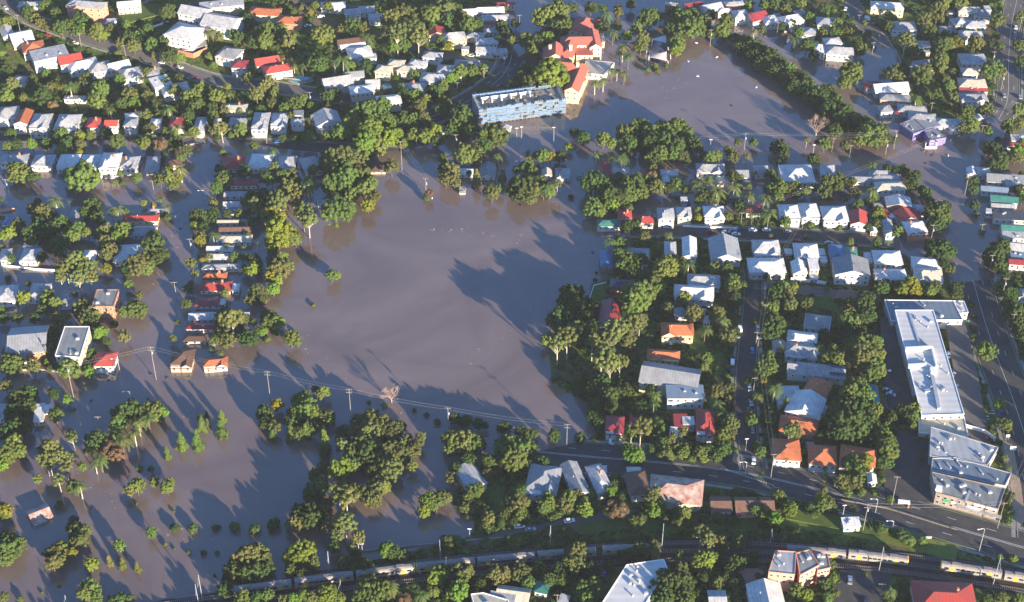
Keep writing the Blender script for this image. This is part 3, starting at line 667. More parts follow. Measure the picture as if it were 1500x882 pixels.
# one line per house: x y w d (in 4.9x enlargements of the photograph, tile origin after T) rotation, roof type, roof, wall, wall height, extras
HOUSES = '''
T 0 0
220 20 190 60 0 H l c 3.5
620 20 290 70 -10 C l p 8
925 15 180 60 10 g w c 6
800 135 90 34 8 F w w 3
1400 70 230 90 -20 g l w 7
45 215 100 110 25 G w w 3.8
150 250 170 110 25 g w c 4
235 325 170 100 20 H o w 4.5
350 370 270 110 25 F l w 7
500 410 180 90 22 g r w 5
590 450 230 90 25 H w w 4
710 470 170 95 20 H l w 4
848 455 170 70 28 g w c 4
935 515 180 100 20 C l w 4
1095 505 110 70 15 H l c 4
1150 575 150 90 28 S w w 5
1255 625 210 90 22 H l w 4
1325 215 250 130 -22 H w w 7.5
140 560 110 60 -10 H m w 3
510 690 120 36 0 F m w 3
590 690 70 30 0 F w w 3
50 800 170 110 8 C l w 5
165 830 120 120 0 G o w 6.5
290 860 150 130 0 C l w 6
485 865 180 130 0 C l w 6
670 870 110 90 0 H r w 5
800 870 110 60 0 g r w 5
938 870 110 66 0 H m w 5
955 820 130 60 15 H w w 4
1115 865 90 60 0 H w w 5
1270 860 120 80 0 H k w 5
1435 880 90 120 0 H l w 4.5
T 300 0
120 20 330 60 12 S l c 6
120 140 270 120 -18 g l w 7
430 72 240 75 -8 H o c 4.5
610 132 190 75 -5 H o b 4.5
920 25 190 60 5 H w w 4
1060 75 130 60 10 H l w 4
1160 55 130 60 5 H l w 4
1230 110 130 60 10 H l w 4
175 370 170 105 -20 C m w 5
250 450 130 70 0 H k w 5
445 425 190 75 18 g r w 4
520 480 220 75 18 H r w 4.5
550 400 60 30 10 F r w 3.5
1045 280 210 55 15 g n w 5
1060 310 200 40 15 g w w 4
1110 360 190 100 15 H w w 4
1160 400 160 40 12 S l w 3.5
950 570 230 90 18 g l w 5
1075 520 150 60 10 g m g 5
1125 630 190 75 12 H w c 5
1205 580 120 60 5 g l w 4
1320 705 190 80 10 H w c 5
1285 485 130 70 -12 H c c 5
1375 440 130 60 -10 H c c 5
1440 480 130 60 -10 H c c 5
1440 600 110 36 8 F l w 3
210 760 200 60 0 H c w 4
240 860 140 60 0 H m w 4
400 860 130 150 0 C l w 5
535 850 130 120 0 C l w 5
670 800 90 50 0 F m w 5
665 860 110 50 0 H l w 5
800 830 90 50 0 g m w 4
875 840 200 110 18 G l w 5
T 600 0
430 70 120 50 8 g w w 4.5
580 60 210 60 4 g w w 4.5
615 115 210 50 5 H l w 4.5
610 155 170 34 0 H k w 3
600 205 150 45 0 H l w 3
690 15 150 30 0 H r w 4
190 215 140 70 10 G r c 5
315 258 190 90 10 C l y 5
400 335 70 36 -5 F l y 4
475 240 140 50 -10 H m w 4
550 285 180 60 5 H l w 4
550 345 160 60 -5 g l w 4
655 358 110 50 10 C l c 3.5
165 385 150 60 -12 H l w 4.5
60 440 140 60 -15 H l w 4.5
15 470 70 50 0 H w c 4
410 450 190 70 -5 H m c 4.5
290 490 200 80 -5 H l w 4.5
165 545 190 80 -8 H l w 4.5
50 610 140 70 -15 H l w 4.5
1375 270 60 60 5 H l w 4
1440 120 40 30 0 F w w 3
T 900 0
410 20 110 30 -10 F c b 7
565 25 150 55 18 g k w 5
695 42 170 75 22 g l w 5
860 12 150 40 10 H l b 5
790 65 120 45 8 H w w 4.5
905 90 130 75 12 H l w 5
1020 105 160 80 28 g k w 5
1120 130 130 80 12 H w w 4.5
1270 130 180 80 20 C w w 4.5
1170 95 60 30 10 H m w 4
1330 75 90 40 28 F m g 4
1400 215 110 70 -15 H l w 4.5
1460 330 80 70 -20 H w w 4.5
T 1200 0
60 145 170 80 -5 H m y 5
95 285 140 66 8 H l w 5
150 355 210 80 -10 H l w 4.5
15 340 80 90 -10 H w w 4
490 25 250 70 -8 V w y 6
605 175 200 90 0 V m w 4.5
950 75 60 36 0 F m w 3
1080 62 180 70 -5 C c w 5
1170 85 130 66 -8 H m w 5
1010 145 130 80 10 V l w 4.5
1120 160 160 70 -5 H l t 4.5
910 190 110 26 0 F l w 3
1090 235 180 60 -5 C l w 4
750 310 110 55 0 S m t 3
775 360 50 30 0 F c c 2.6
740 440 150 50 15 g l w 4
720 480 210 50 20 S m w 3
1105 410 210 100 0 V l w 4.5
1080 500 130 60 0 H c w 4.5
1100 585 210 80 -4 H c w 4
1108 632 220 40 -3 S r w 3.4
1110 690 210 75 0 C l w 4
1210 50 60 50 0 F w c 6
370 600 120 60 12 H r w 3.4
400 590 100 50 0 g k w 3
510 615 270 85 8 g w w 4
545 690 230 60 -8 H m p 3.4
475 770 110 60 8 H m w 4
465 470 60 40 0 H m y 3.4
670 770 220 70 -8 H l w 3.8
580 790 60 50 -30 S r w 3
740 830 210 80 -10 H l w 4.2
930 870 200 70 -8 C l w 3.8
1150 830 70 40 10 G w c 3.6
T 1200 170
770 25 150 120 20 F m v 4.5
960 65 90 60 20 G w w 3.2
60 380 120 100 -8 C l w 4
330 440 240 50 -3 g m w 3.2
440 400 170 60 0 V m w 4
470 430 230 60 0 H m w 3.8
510 490 230 70 4 H c w 4.5
570 605 200 80 -3 G w b 4.5
430 640 80 60 8 F l w 3
720 650 90 60 -5 V l w 3.4
625 705 160 90 15 G r w 4
700 690 40 70 0 S r r 3
480 690 60 60 15 S k w 3
525 705 50 36 0 F w w 3
500 785 90 110 0 G l t 4
690 790 170 100 5 C w b 4.5
390 805 40 30 0 G w c 2.8
110 690 200 120 0 C w w 5
285 720 140 110 -8 G r w 4.5
1100 385 90 60 -8 G w w 3
1180 385 110 60 -5 H l w 3.6
1290 430 190 80 -8 g m w 4
1420 455 180 90 -8 S l w 4.2
1260 510 210 50 -8 g x w 3.8
1390 520 60 50 -5 F k w 3
1330 580 210 60 -10 g t w 3.8
1320 630 180 40 -6 g l w 3
1225 670 70 40 -15 F w w 3.4
1370 700 260 80 -6 F d w 3.4
1400 790 200 60 -6 g t w 4
1400 845 180 50 -6 S l w 3.4
1430 150 120 50 -6 S l w 4
1410 190 140 30 -6 g k w 3
T 0 170
100 295 210 75 4 C m w 4
310 305 170 100 0 V l w 4
490 315 160 120 0 C w w 3.6
645 318 160 120 0 C w w 3.4
790 310 150 130 0 C w w 6.5
930 325 140 110 0 C l w 4
1095 330 110 120 5 H m g 3
1240 320 130 60 5 H n c 3
550 690 120 120 0 V m w 2.6
1010 718 270 60 0 H r y 2.6
1040 810 180 80 0 g m w 2.6
1130 665 150 40 0 H l w 1.6
70 740 130 70 10 S x w 1
T 300 170
90 30 40 60 0 H w w 4
210 325 170 100 5 H r w 2.8
400 315 170 120 -4 C w w 3.8
590 325 140 110 0 C l w 4
760 340 140 130 22 C l w 2.8
1245 365 130 60 0 H n c 1.6
910 610 220 50 5 H l w 1.4
280 465 210 55 0 H k c 2.6
260 548 260 45 0 g l w 2.2
200 620 150 50 0 g l w 2.2
195 668 160 30 0 S m w 1.8
165 745 170 36 0 g c w 2
220 800 250 48 2 g n w 2.4
230 868 230 60 0 H c w 2.4
T 200 340
660 32 180 55 0 H c w 2.4
780 35 70 60 0 F l w 2
600 105 210 50 0 g w w 2.2
610 162 210 50 0 g l w 2.2
610 235 300 45 3 C m w 2.2
560 300 190 50 0 H o n 2
570 375 240 75 0 H r c 2.4
712 385 62 60 0 F w w 2.6
510 492 200 60 0 H k w 2
612 490 34 50 0 F w w 2
470 590 210 60 0 g l w 2.4
720 580 200 50 0 g l w 2
470 665 250 46 0 H k w 2.4
420 748 190 55 0 H n c 2
T 600 170
405 385 120 55 0 g w w 2.4
380 520 62 60 0 F c w .8
560 380 130 110 0 G m w 2.2
985 395 90 60 0 G c w 2.2
1100 400 120 80 0 C l w 2.4
1252 412 120 36 0 F t w 1.2
1390 375 120 100 0 G k w 2.4
1430 755 190 60 0 V t w 3.4
700 75 50 36 -30 S w c 2
230 80 90 40 25 g l w 3
T 900 170
50 385 130 60 0 H l w 3.6
215 400 90 60 -20 G k w 3.4
395 395 140 50 0 H l w 3.6
370 445 70 60 0 G w w 3
690 365 220 80 -3 C l w 3.8
760 445 80 40 0 F c c 3.4
900 400 140 70 0 g m w 3.6
950 470 50 40 0 F l w 3
1055 375 120 70 0 H l w 3.6
1310 400 260 150 0 V w w 4.2
75 700 115 75 0 C r w 4
222 732 135 75 0 C r w 3.6
370 690 135 90 0 C l w 6
500 680 120 85 0 C l c 5.4
715 680 165 100 0 C w w 4.4
1005 650 160 75 5 H k w 3.8
1255 680 160 120 0 C w w 5
1400 670 150 120 0 C w w 5
500 585 34 24 0 F w w 3
T 980 320
148 195 120 150 -4 G w w 4.4
400 205 230 165 0 G m w 5
700 200 210 120 0 C l w 4.2
700 325 280 110 0 H w w 4.6
700 375 260 40 0 S w w 3.4
985 225 190 120 -3 C w w 4.6
858 228 55 48 0 F w w 2.6
1095 230 50 55 0 F w w 2.6
1110 282 50 50 0 F w w 2.6
935 340 120 95 0 G w w 5
1038 320 90 80 0 S w c 6
1042 405 80 30 0 F w w 3
1205 230 120 110 -3 H b w 4.2
1300 235 120 90 -6 H t w 4.2
1310 335 270 130 -4 G m w 6.4
10 215 100 130 -3 H l w 4
T 1200 340
490 170 220 105 -2 H w w 4.4
355 170 50 80 0 F w w 2.8
515 295 240 85 0 C w w 4.2
770 210 230 95 -8 V w w 4
785 300 220 105 -6 C c w 4.2
1300 300 90 28 -5 F m w 2.6
1430 95 140 80 -10 g l w 4.5
1430 150 130 60 -6 S x w 4
1430 200 150 50 -8 g k w 4
1460 430 60 60 -10 G l w 4
T 780 330
530 225 110 130 0 V b n 4
760 200 170 100 -5 C m w 3.8
645 410 190 70 -6 H d b 3.6
560 610 170 160 -6 G k w 3.8
1230 385 250 90 -5 C l w 4
1160 470 300 100 -6 C w w 5
1130 610 240 70 -5 g m w 3.4
1250 660 70 50 0 F w w 3
1040 740 250 100 -3 C o y 4.6
T 870 510
500 40 250 75 -6 C o y 4
550 185 440 150 -14 g m c 6.5
655 305 290 90 0 S x w 6.5
150 540 150 120 -6 C k w 4
300 490 100 60 -4 H k w 3
800 520 150 170 -5 C r w 5
625 520 120 100 0 S k w 4
680 510 110 60 0 F w w 4.4
590 590 110 55 -8 S w w 3.6
60 860 90 50 0 F w w 3
T 1100 490
205 55 110 50 8 G l w 3.6
370 8 230 80 -12 C w w 4.4
480 -105 210 110 -14 V m w 4
380 110 280 100 -12 C l w 4
470 240 430 90 -10 g l w 4.4 S
480 375 190 140 -28 H o w 4
270 420 190 120 0 C l w 4.4
395 495 270 150 -22 G w w 5
510 520 90 60 -20 F w w 3
345 640 290 110 -12 H o b 4
255 815 220 140 -4 H o w 4.6
515 855 220 130 -6 H o w 4.6
430 790 80 60 0 F m g 3
T 1200 590
280 370 270 120 -14 H o w 4.6
380 530 70 60 -5 G p w 3
T 600 560
440 665 170 150 28 G l w 3.8
960 690 250 190 -10 C m w 4.6
1190 680 150 210 16 G l g 4.8
1360 680 140 180 16 C l w 4.4
T 850 650
385 180 120 50 0 g w w 4
420 270 180 150 10 H n w 4.6
1010 420 170 95 0 g n w 3.6
1250 425 300 100 0 g n p 3.6
T 850 650
690 320 400 165 -9 H u c 4.6
690 400 240 50 -9 S m c 3.2
T 900 702
740 850 150 110 0 g l w 3.6
1090 830 270 160 3 G w w 5
T 600 702
745 810 260 90 -10 g c w 3.6
660 860 210 90 -12 S l w 4
950 765 120 70 -14 H t w 3
1110 850 80 50 -20 S l w 3
T 1200 702
900 840 460 190 -4 H r c 4.5
230 300 150 60 3 S w t 3.6
T 0 340
40 150 90 90 8 H l t 3.6
215 150 150 110 0 V l w 3.6
220 75 120 50 0 F m w 4
640 155 120 90 0 V w w 3.4
925 140 220 130 5 H w w 3
40 430 170 120 6 H l w 3.6
280 410 160 120 0 V l w 3.4
490 460 150 110 0 H m w 3
200 760 290 190 8 g m b 6
110 840 170 90 8 S l w 5
T 0 510
755 68 165 100 0 H r w 4.4
10 440 50 90 0 S l w 3.4
280 455 90 120 8 S w w 2.6
330 415 110 50 20 g w w 2.4
1310 60 175 130 0 C n c 3.2
1545 90 190 70 8 C o w 3.2
T 0 702
280 235 170 100 32 g u w 1.6
'''
def read_houses():
    ox = oy = 0
    for ln in HOUSES.strip().splitlines():
        p = ln.split()
        if p[0] == 'T': ox, oy = float(p[1]), float(p[2]); continue
        x, y, w, d, rot = map(float, p[:5]); wc = p[7] if p[7] in WALL else 'w'; rc = p[6]
        if rc not in ROOF: rc = 'w'
        house(ox+x/4.9, oy+y/4.9, w/4.9, d/4.9, rot, p[5], rc, wc, float(p[8]), p[9] if len(p) > 9 else '')
read_houses()
# ================================================================== large buildings
block([(1296,440),(1396,441),(1410,469),(1305,470)], 5.2, 'x', 'w', 'shop_building', 'low shop building with blue-grey flat roof at the end of the long white roof', 'shop', 6, 8)
SM = block([(1311,455),(1367,455),(1412,607),(1350,609)], 6.6, 'w', 'w', 'supermarket_building', 'long building with pale flat roof between two car parks', 'shopping centre', 15, 5, (0,3))
block([(1394,441),(1412,442),(1418,458),(1402,460)], 4.2, 'w', 'c', 'kiosk', 'small white-roofed annexe beside the highway at the shop corner', 'annexe', 2, 2)
block([(1346,612),(1412,611),(1418,640),(1346,634)], 3.0, 'c', 'c', 'loading_dock', 'cream loading yard walls below the long pale roof', 'loading dock', 2, 3)
block([(1364,626),(1462,656),(1446,682),(1362,668)], 5.2, 'l', 'g', 'warehouse', 'grey-roofed building with many round vents, topmost of the corner block', 'warehouse', 12, 5)
block([(1366,672),(1400,671),(1481,694),(1472,712),(1364,690)], 5.0, 'x', 'g', 'warehouse', 'blue-grey roofed middle building of the corner block by the highway', 'warehouse', 8, 5)
CB = rb, P, H = block([(1365,692),(1472,716),(1462,746),(1371,722)], 6.2, 'm', 'a', 'corner_shop', 'tan corner shop building with long windows and signboards on the main road', 'shop building', 8, 9)
def on_roof(bl, pxs, h0, h1, m, name):
    r, P_, hh = bl; x, y, z = r.location; Q = [plane(u, v, z+h1) for u, v in pxs][::-1]; q = MB(); q.prism([(a-x, b-y) for a, b in Q], h0, h1)
    ro = [c for c in r.children if c.name.startswith('roof')]; q.build(name, m, ro[0] if ro else r)
on_roof(SM, [(1331,459),(1334,459),(1351,511),(1348,511)], 6.73, 7.1, M['steel'], 'roof_gutter')
on_roof(SM, [(1326,508),(1365,506),(1366,509),(1327,511)], 6.73, 8.2, M['trim'], 'roof_screen')
on_roof(SM, [(1364,507),(1367,507),(1374,536),(1371,536)], 6.73, 8.0, M['trim'], 'roof_screen')
on_roof(SM, [(1330,533),(1358,531),(1358,535),(1331,537)], 6.73, 7.9, M['trim'], 'roof_screen')
on_roof(SM, [(1362,538),(1371,537),(1373,544),(1364,545)], 6.73, 8.4, M['trim'], 'plant_room')
on_roof(SM, [(1363,548),(1368,548),(1378,597),(1373,598)], 6.73, 7.7, M['steel'], 'roof_duct')
on_roof(SM, [(1354,570),(1362,569),(1363,573),(1355,574)], 6.73, 7.5, M['steel'], 'roof_duct')
on_roof(CB, [(1420,716),(1423,717),(1414,737),(1411,736)], 5.13 if False else 6.33, 6.6, M['steel'], 'roof_gutter')
on_roof(CB, [(1372,710),(1381,712),(1380,717),(1371,715)], 6.33, 8.0, M['trim'], 'plant_room')
def shop_signs():
    a, b = P[0], P[1]; an = math.atan2(b[1]-a[1], b[0]-a[0])
    def onface(t, z, w, h, m, nm, th=.12):
        q = MB(); q.box(-w/2,-th,-h/2,w/2,-.03,h/2)
        return q.build(nm, m, rb, (a[0]+(b[0]-a[0])*t+math.sin(an)*.1, a[1]+(b[1]-a[1])*t-math.cos(an)*.1, z), an)
    onface(.80, 5.6, 9, .9, M['trim'], 'signboard'); onface(.62, 3.6, 5.5, 1.0, M['trim'], 'signboard'); onface(.52, 3.65, .9, 1.0, M['redsign'], 'sign_panel')
    onface(.18, 3.4, 2.4, 1.2, M['greensign'], 'sign_panel'); onface(.3, 3.3, 1.8, 1.3, M['trim'], 'sign_panel')
    q = MB(); q.box(-9,-1.8,0,9,0,.2); q.build('awning', M['steel'], rb, (a[0]+(b[0]-a[0])*.72, a[1]+(b[1]-a[1])*.72, 3.1), an)
shop_signs()
block([(690,871),(708,869),(745,880),(742,905),(700,905)], 5, 'c', 'c', 'flat_block', 'beige roofed building beside railway trees at the bottom edge', 'building', 1, 3)
block([(918,828),(972,820),(977,832),(946,884),(924,900),(882,884)], 8, 'w', 'w', 'apartment_building', 'large white angular roof at bottom centre beside a dense dark tree', 'apartment building', 10, 5)
block([(95,479),(131,479),(117,524),(81,521)], 9.5, 'm', 'c', 'apartment_building', 'tall cream apartment block with long grey roof standing in flood water', 'apartment building', 3, 4, (0,1))
block([(142,425),(174,425),(166,449),(135,449)], 7, 'm', 'b', 'apartment_building', 'orange brick apartment block with square flat grey roof in flood water', 'apartment building', 2, 4, (0,1))
def salmon_block():
    parts = [([(1136,807),(1166,809),(1164,842),(1126,838)],10,'l'),([(1166,811),(1185,806),(1200,828),(1172,843)],9,'m'),([(1188,806),(1212,812),(1216,832),(1198,836)],8,'m')]
    for k, (c, h, rc) in enumerate(parts):
        block(c, h, rc, 'p', 'apartment_building', ['salmon apartment wing with pale roof, left wing of the stepped block by the railway','salmon apartment wing with grey roof, middle wing of the stepped block by the railway','salmon apartment wing with small grey roof, right wing of the stepped block by the railway'][k], 'apartment building', 4, 4, (0,1,3), group='wings of the salmon apartments')
salmon_block()
def school():
    x, y, z = at(845, 85, 6); r = empty('school_building', (x, y, 0)); FOOT.append((x, y, 12, 12, 0))
    h = 8.5
    def wing(u, v, w, d, rot, typ='H', hh=h, rc='r'):
        X, Y = plane(u, v, hh+1.5); s = px_per_m(X, Y, hh); W, D = w/s/2, d/(s*SP)/2
        wl, rf = MB(), MB(); wl.box(-W,-D,-1.4,W,D,hh)
        if typ == 'H': hip(rf, -W,-D,W,D,hh,min(W,D)*.6)
        elif typ == 'F': rf.box(-W-.3,-D-.3,hh,W+.3,D+.3,hh+.25)
        else: gable(rf, -W,-D,W,D,hh,min(W,D)*.6,'y' if typ == 'G' else 'x',wall=wl)
        wo = wl.build('wall', WALL['y'][1], r, (X-x, Y-y, 0), R(rot)); rf.build('roof', ROOF_SCHOOL, wo)
        n = max(2, int(W*2/3))
        for zz in (hh-1.6, hh-4.8):
            for k in range(n): put('window', WIN, wo, (-W+2*W*(k+.5)/n, -D-.02, zz))
            for k in range(max(2, int(D*2/3.5))): put('window', WIN, wo, (W+.02, -D+2*D*(k+.5)/max(2, int(D*2/3.5)), zz), math.pi/2)
        FOOT.append((X, Y, W, D, R(rot)))
    wing(857, 34, 34, 26, -18, 'H', 5, 'r')
    wing(848, 57, 52, 15, 2); wing(870, 54, 17, 30, 4, 'G'); wing(814, 76, 36, 22, -2, 'G', 8.2)
    wing(833, 68, 20, 30, -12); wing(829, 96, 44, 18, -10, 'x'); wing(845, 112, 20, 44, -14, 'G'); wing(856, 72, 24, 14, 0, 'F', 6.5)
    for (u, v) in ((836, 72), (806, 72), (846, 97)):
        q = MB(); q.box(-.8,-.8,0,.8,.8,3.2); q.prism([(-1,-1),(1,-1),(1,1),(-1,1)], 3.2, 3.5); X, Y = plane(u, v, 11); q.build('chimney', WALL['y'][1], r, (X-x, Y-y, 10.2))
    tag(r, 'big salmon-red roofed school with cream walls and several wings in flood water', 'school')
ROOF_SCHOOL = mat('roof_tile_salmon', (.44,.12,.085), .8, .2, col2=(.34,.11,.08), scale=.5, wave=(3.5,'Y',.82))
school()
def shelter():
    P = [(858,88),(900,92),(884,110),(854,106)]
    block(P, 4.2, 'c', 'g', 'hall_building', 'low hall with wide beige roof right of the red-roofed school', 'hall', 1, 4)
shelter()
def scaffold():
    A, B, Cc, D = [plane(u, v, 0) for u, v in ((702,184),(829,167),(824,152),(697,166))]
    ax = Vector((B[0]-A[0], B[1]-A[1])); L = ax.length; ax.normalize(); ay = Vector((-ax.y, ax.x)); Wd = 17.0
    r = empty('construction_site', (A[0], A[1], 0), math.atan2(ax.y, ax.x)); Hh = 10.0
    core = MB()
    for z in (-1, 2.6, 5.4, 7.8): core.box(1.4,1.4,z,L-1.4,Wd-1.4,z+.35)
    core.build('floor_slab', M['conc'], r)
    core = MB()
    for i in range(9):
        for y in (2, Wd/2, Wd-2): core.box(2+i*(L-4)/8-.3, y-.3, -.6, 2+i*(L-4)/8+.3, y+.3, 7.8)
    core.build('column', M['conc'], r)
    sc = MB(); n = 22
    for i in range(n+1):
        xx = L*i/n
        for y in (0, 1.1, Wd-1.1, Wd): sc.tube([(xx, y, -1), (xx, y, Hh+.8)], .055, 5)
    for j in range(8):
        yy = Wd*j/7
        for xx in (0, 1.1, L-1.1, L): sc.tube([(xx, yy, -1), (xx, yy, Hh+.8)], .055, 5)
    for z in (1.0, 3.0, 5.0, 7.0, 9.0):
        for y in (0, 1.1, Wd-1.1, Wd): sc.tube([(0,y,z),(L,y,z)], .05, 4)
        for xx in (0, L): sc.tube([(xx,0,z),(xx,Wd,z)], .08, 4)
        sc.box(0,.05,z-.27,L,.6,z-.2); sc.box(0,Wd-.6,z-.27,L,Wd-.05,z-.2); sc.box(.05,1,z-.3,1,Wd-1,z-.2); sc.box(L-1,1,z-.3,L-.05,Wd-1,z-.2)
    for k in range(0, n, 3): sc.tube([(L*k/n,-.02,0),(L*(k+2)/n,-.02,Hh)], .06, 4)
    sc.build('scaffold_frame', M['steel'], r)
    rnd = random.Random(3); nets = [MB() for _ in range(4)]
    for z in (1.15, 3.15, 5.15, 7.15, 9.0):
        for k in range(n):
            if rnd.random() < .16: continue
            a, b, hh = L*k/n+.12, L*(k+1)/n-.12, rnd.choice((.7,.9,1.0,1.5)); nets[0].box(a,.12,z,b,.16,z+hh+.35); nets[1].box(a,Wd-.16,z,b,Wd-.12,z+.9)
        nets[2].box(.12,0,z,.16,Wd,z+1.2); nets[3].box(L-.16,0,z,L-.12,Wd,z+1.2)
    for net in nets: net.build('guard_mesh', M['blue'], r)
    tk = MB(); tk.box(0,Wd-1.2,Hh,L*.72,Wd-.3,Hh+.5); tk.build('edge_board', M['blue'], r)
    wl = MB(); wl.box(4,Wd-4,8.17,L*.66,Wd-3.6,9.8)
    for k in range(6): wl.box(4+k*L*.11, Wd-8, 8.17, 4.5+k*L*.11, Wd-4, 10.2)
    wl.build('upper_wall', M['trim'], r)
    cl = MB()
    for k in range(60):
        a, b = rnd.uniform(3, L-3), rnd.uniform(2, Wd-5); s = rnd.uniform(.3, 1.3); cl.box(a, b, 8.17, a+s, b+rnd.uniform(.2,2.2), 8.17+rnd.uniform(.1,1.1))
    cl.build('building_material', M['wood'], r)
    tag(r, 'unfinished long building wrapped in white scaffolding with blue mesh at the water edge', 'construction site')
    for k in range(10): FOOT.append((A[0]+ax.x*L*(k+.5)/10+ay.x*8, A[1]+ax.y*L*(k+.5)/10+ay.y*8, 6, 10, 0))
scaffold()
def violet_dome():
    x, y, z = at(1362, 210, 1); q = MB(); n = 10
    for i in range(n):
        t0, t1 = math.pi*i/n, math.pi*(i+1)/n
        for k in range(4):
            p0, p1 = math.pi/2*k/4, math.pi/2*(k+1)/4
            f = lambda t, p: (3.4*math.cos(t)*math.cos(p), 3.0*math.sin(t)*math.cos(p)-3, 3.2+2*math.sin(p))
            q.quad(f(t0,p0), f(t1,p0), f(t1,p1), f(t0,p1))
    r = empty('entrance_canopy', (x, y, 0)); q.build('canopy', M['canvas_dark'], r); q = MB()
    for a in (-3, 3): q.tube([(a,-3,-1),(a,-3,3.3)], .15)
    q.box(-3.2,-3.6,-.4,3.2,-3.0,1.0); q.build('post', M['trim'], r)
    tag(r, 'rounded entrance canopy in front of the violet building', 'canopy')
violet_dome()
block([(1318,182),(1339,174),(1356,190),(1338,196)], 4.6, 'm', 'v', 'shop_building', 'violet-walled shop with grey flat roof at the flooded corner, left part', 'shop', 3, 3, (0,3))
block([(1354,192),(1372,188),(1386,202),(1362,206)], 4.4, 'm', 'v', 'shop_building', 'violet-walled shop with grey flat roof at the flooded corner, front right part', 'shop', 2, 3, (0,1))
# ------------------------------------------------------------------ pools, sails, walls, small built things
def pool(pxs, label, dz=.3):
    u = sum(p[0] for p in pxs)/len(pxs); v = sum(p[1] for p in pxs)/len(pxs); x, y, z = at(u, v); r = empty('swimming_pool', (x, y, z))
    P = [plane(a, b, z) for a, b in pxs][::-1]; P = [(a-x, b-y) for a, b in P]; q = MB(); q.prism([(a*1.22, b*1.22) for a, b in P], -1, dz); q.build('pool_deck', M['conc'], r)
    q = MB(); q.prism(P, -.5, dz+.05); q.build('pool_basin', M['pool'], r); tag(r, label, 'pool'); FOOT.append((x, y, 7, 5, 0))
pool([(150,30),(190,24),(192,31),(154,36)], 'long blue pool on the hillside terrace at top left')
pool([(228,64),(246,59),(254,65),(240,68)], 'turquoise pool left of the white mansion at top left')
pool([(426,118),(437,111),(454,112),(456,119),(438,122)], 'angular turquoise pool inside a curved wall among top-left houses')
pool([(560,124),(570,123),(574,129),(562,131)], 'tiny blue pool behind white terrace houses')
pool([(1266,562),(1284,568),(1287,590),(1270,592)], 'turquoise pool beside the dark car park')
def sail(u, v, size, m, label):
    x, y, z = at(u, v, 3); r = empty('shade_sail', (x, y, 0)); s = size; c = [(-s,-s*.5,4.4),(s,-s*.8,2.8),(s*.9,s*.7,4.6),(-s*.9,s*.6,2.9)]
    q = MB(); N = 6
    g = [[None]*(N+1) for _ in range(N+1)]
    for i in range(N+1):
        for j in range(N+1):
            a, b = i/N, j/N; p = [c[0][k]*(1-a)*(1-b)+c[1][k]*a*(1-b)+c[2][k]*a*b+c[3][k]*(1-a)*b for k in range(3)]
            pin = 1-.16*(4*a*(1-a)+4*b*(1-b)-4*a*(1-a)*4*b*(1-b)); g[i][j] = (p[0]*pin, p[1]*pin, p[2])
    for i in range(N):
        for j in range(N): q.quad(g[i][j], g[i+1][j], g[i+1][j+1], g[i][j+1])
    q.build('canvas', m, r)
    for k in c: q = MB(); q.tube([(k[0]*1.05,k[1]*1.05,-1),(k[0],k[1],k[2]+.2)], .12); q.build('post', M['trim'], r)
    tag(r, label, 'shade sail')
sail(966, 59, 4.5, M['canvas'], 'small cream shade sail, topmost of the three by the lake'); sail(964, 73, 7, M['canvas_dark'], 'large dark navy shade sail above the flooded playground'); sail(964, 84, 5.5, M['canvas'], 'cream pointed shade sail nearest the lake')
def wall_line(name, pxs, hgt, m, label, cat, th=.18, dz=0):
    pts = resample([plane(u, v, 1) for u, v in pxs], 4); mb = MB()
    for a, b in zip(pts, pts[1:]):
        dx, dy = b[0]-a[0], b[1]-a[1]; L = math.hypot(dx, dy) or 1; nx, ny = -dy/L*th, dx/L*th
        za, zb = Tw(*a)+dz, Tw(*b)+dz
        A = [(a[0]-nx,a[1]-ny),(a[0]+nx,a[1]+ny)]; B = [(b[0]-nx,b[1]-ny),(b[0]+nx,b[1]+ny)]
        mb.quad((*A[0],za+hgt),(*B[0],zb+hgt),(*B[1],zb+hgt),(*A[1],za+hgt))
        mb.quad((*A[0],za-1),(*B[0],zb-1),(*B[0],zb+hgt),(*A[0],za+hgt)); mb.quad((*B[1],zb-1),(*A[1],za-1),(*A[1],za+hgt),(*B[1],zb+hgt))
    o = mb.build(name, m); tag(o, label, cat)
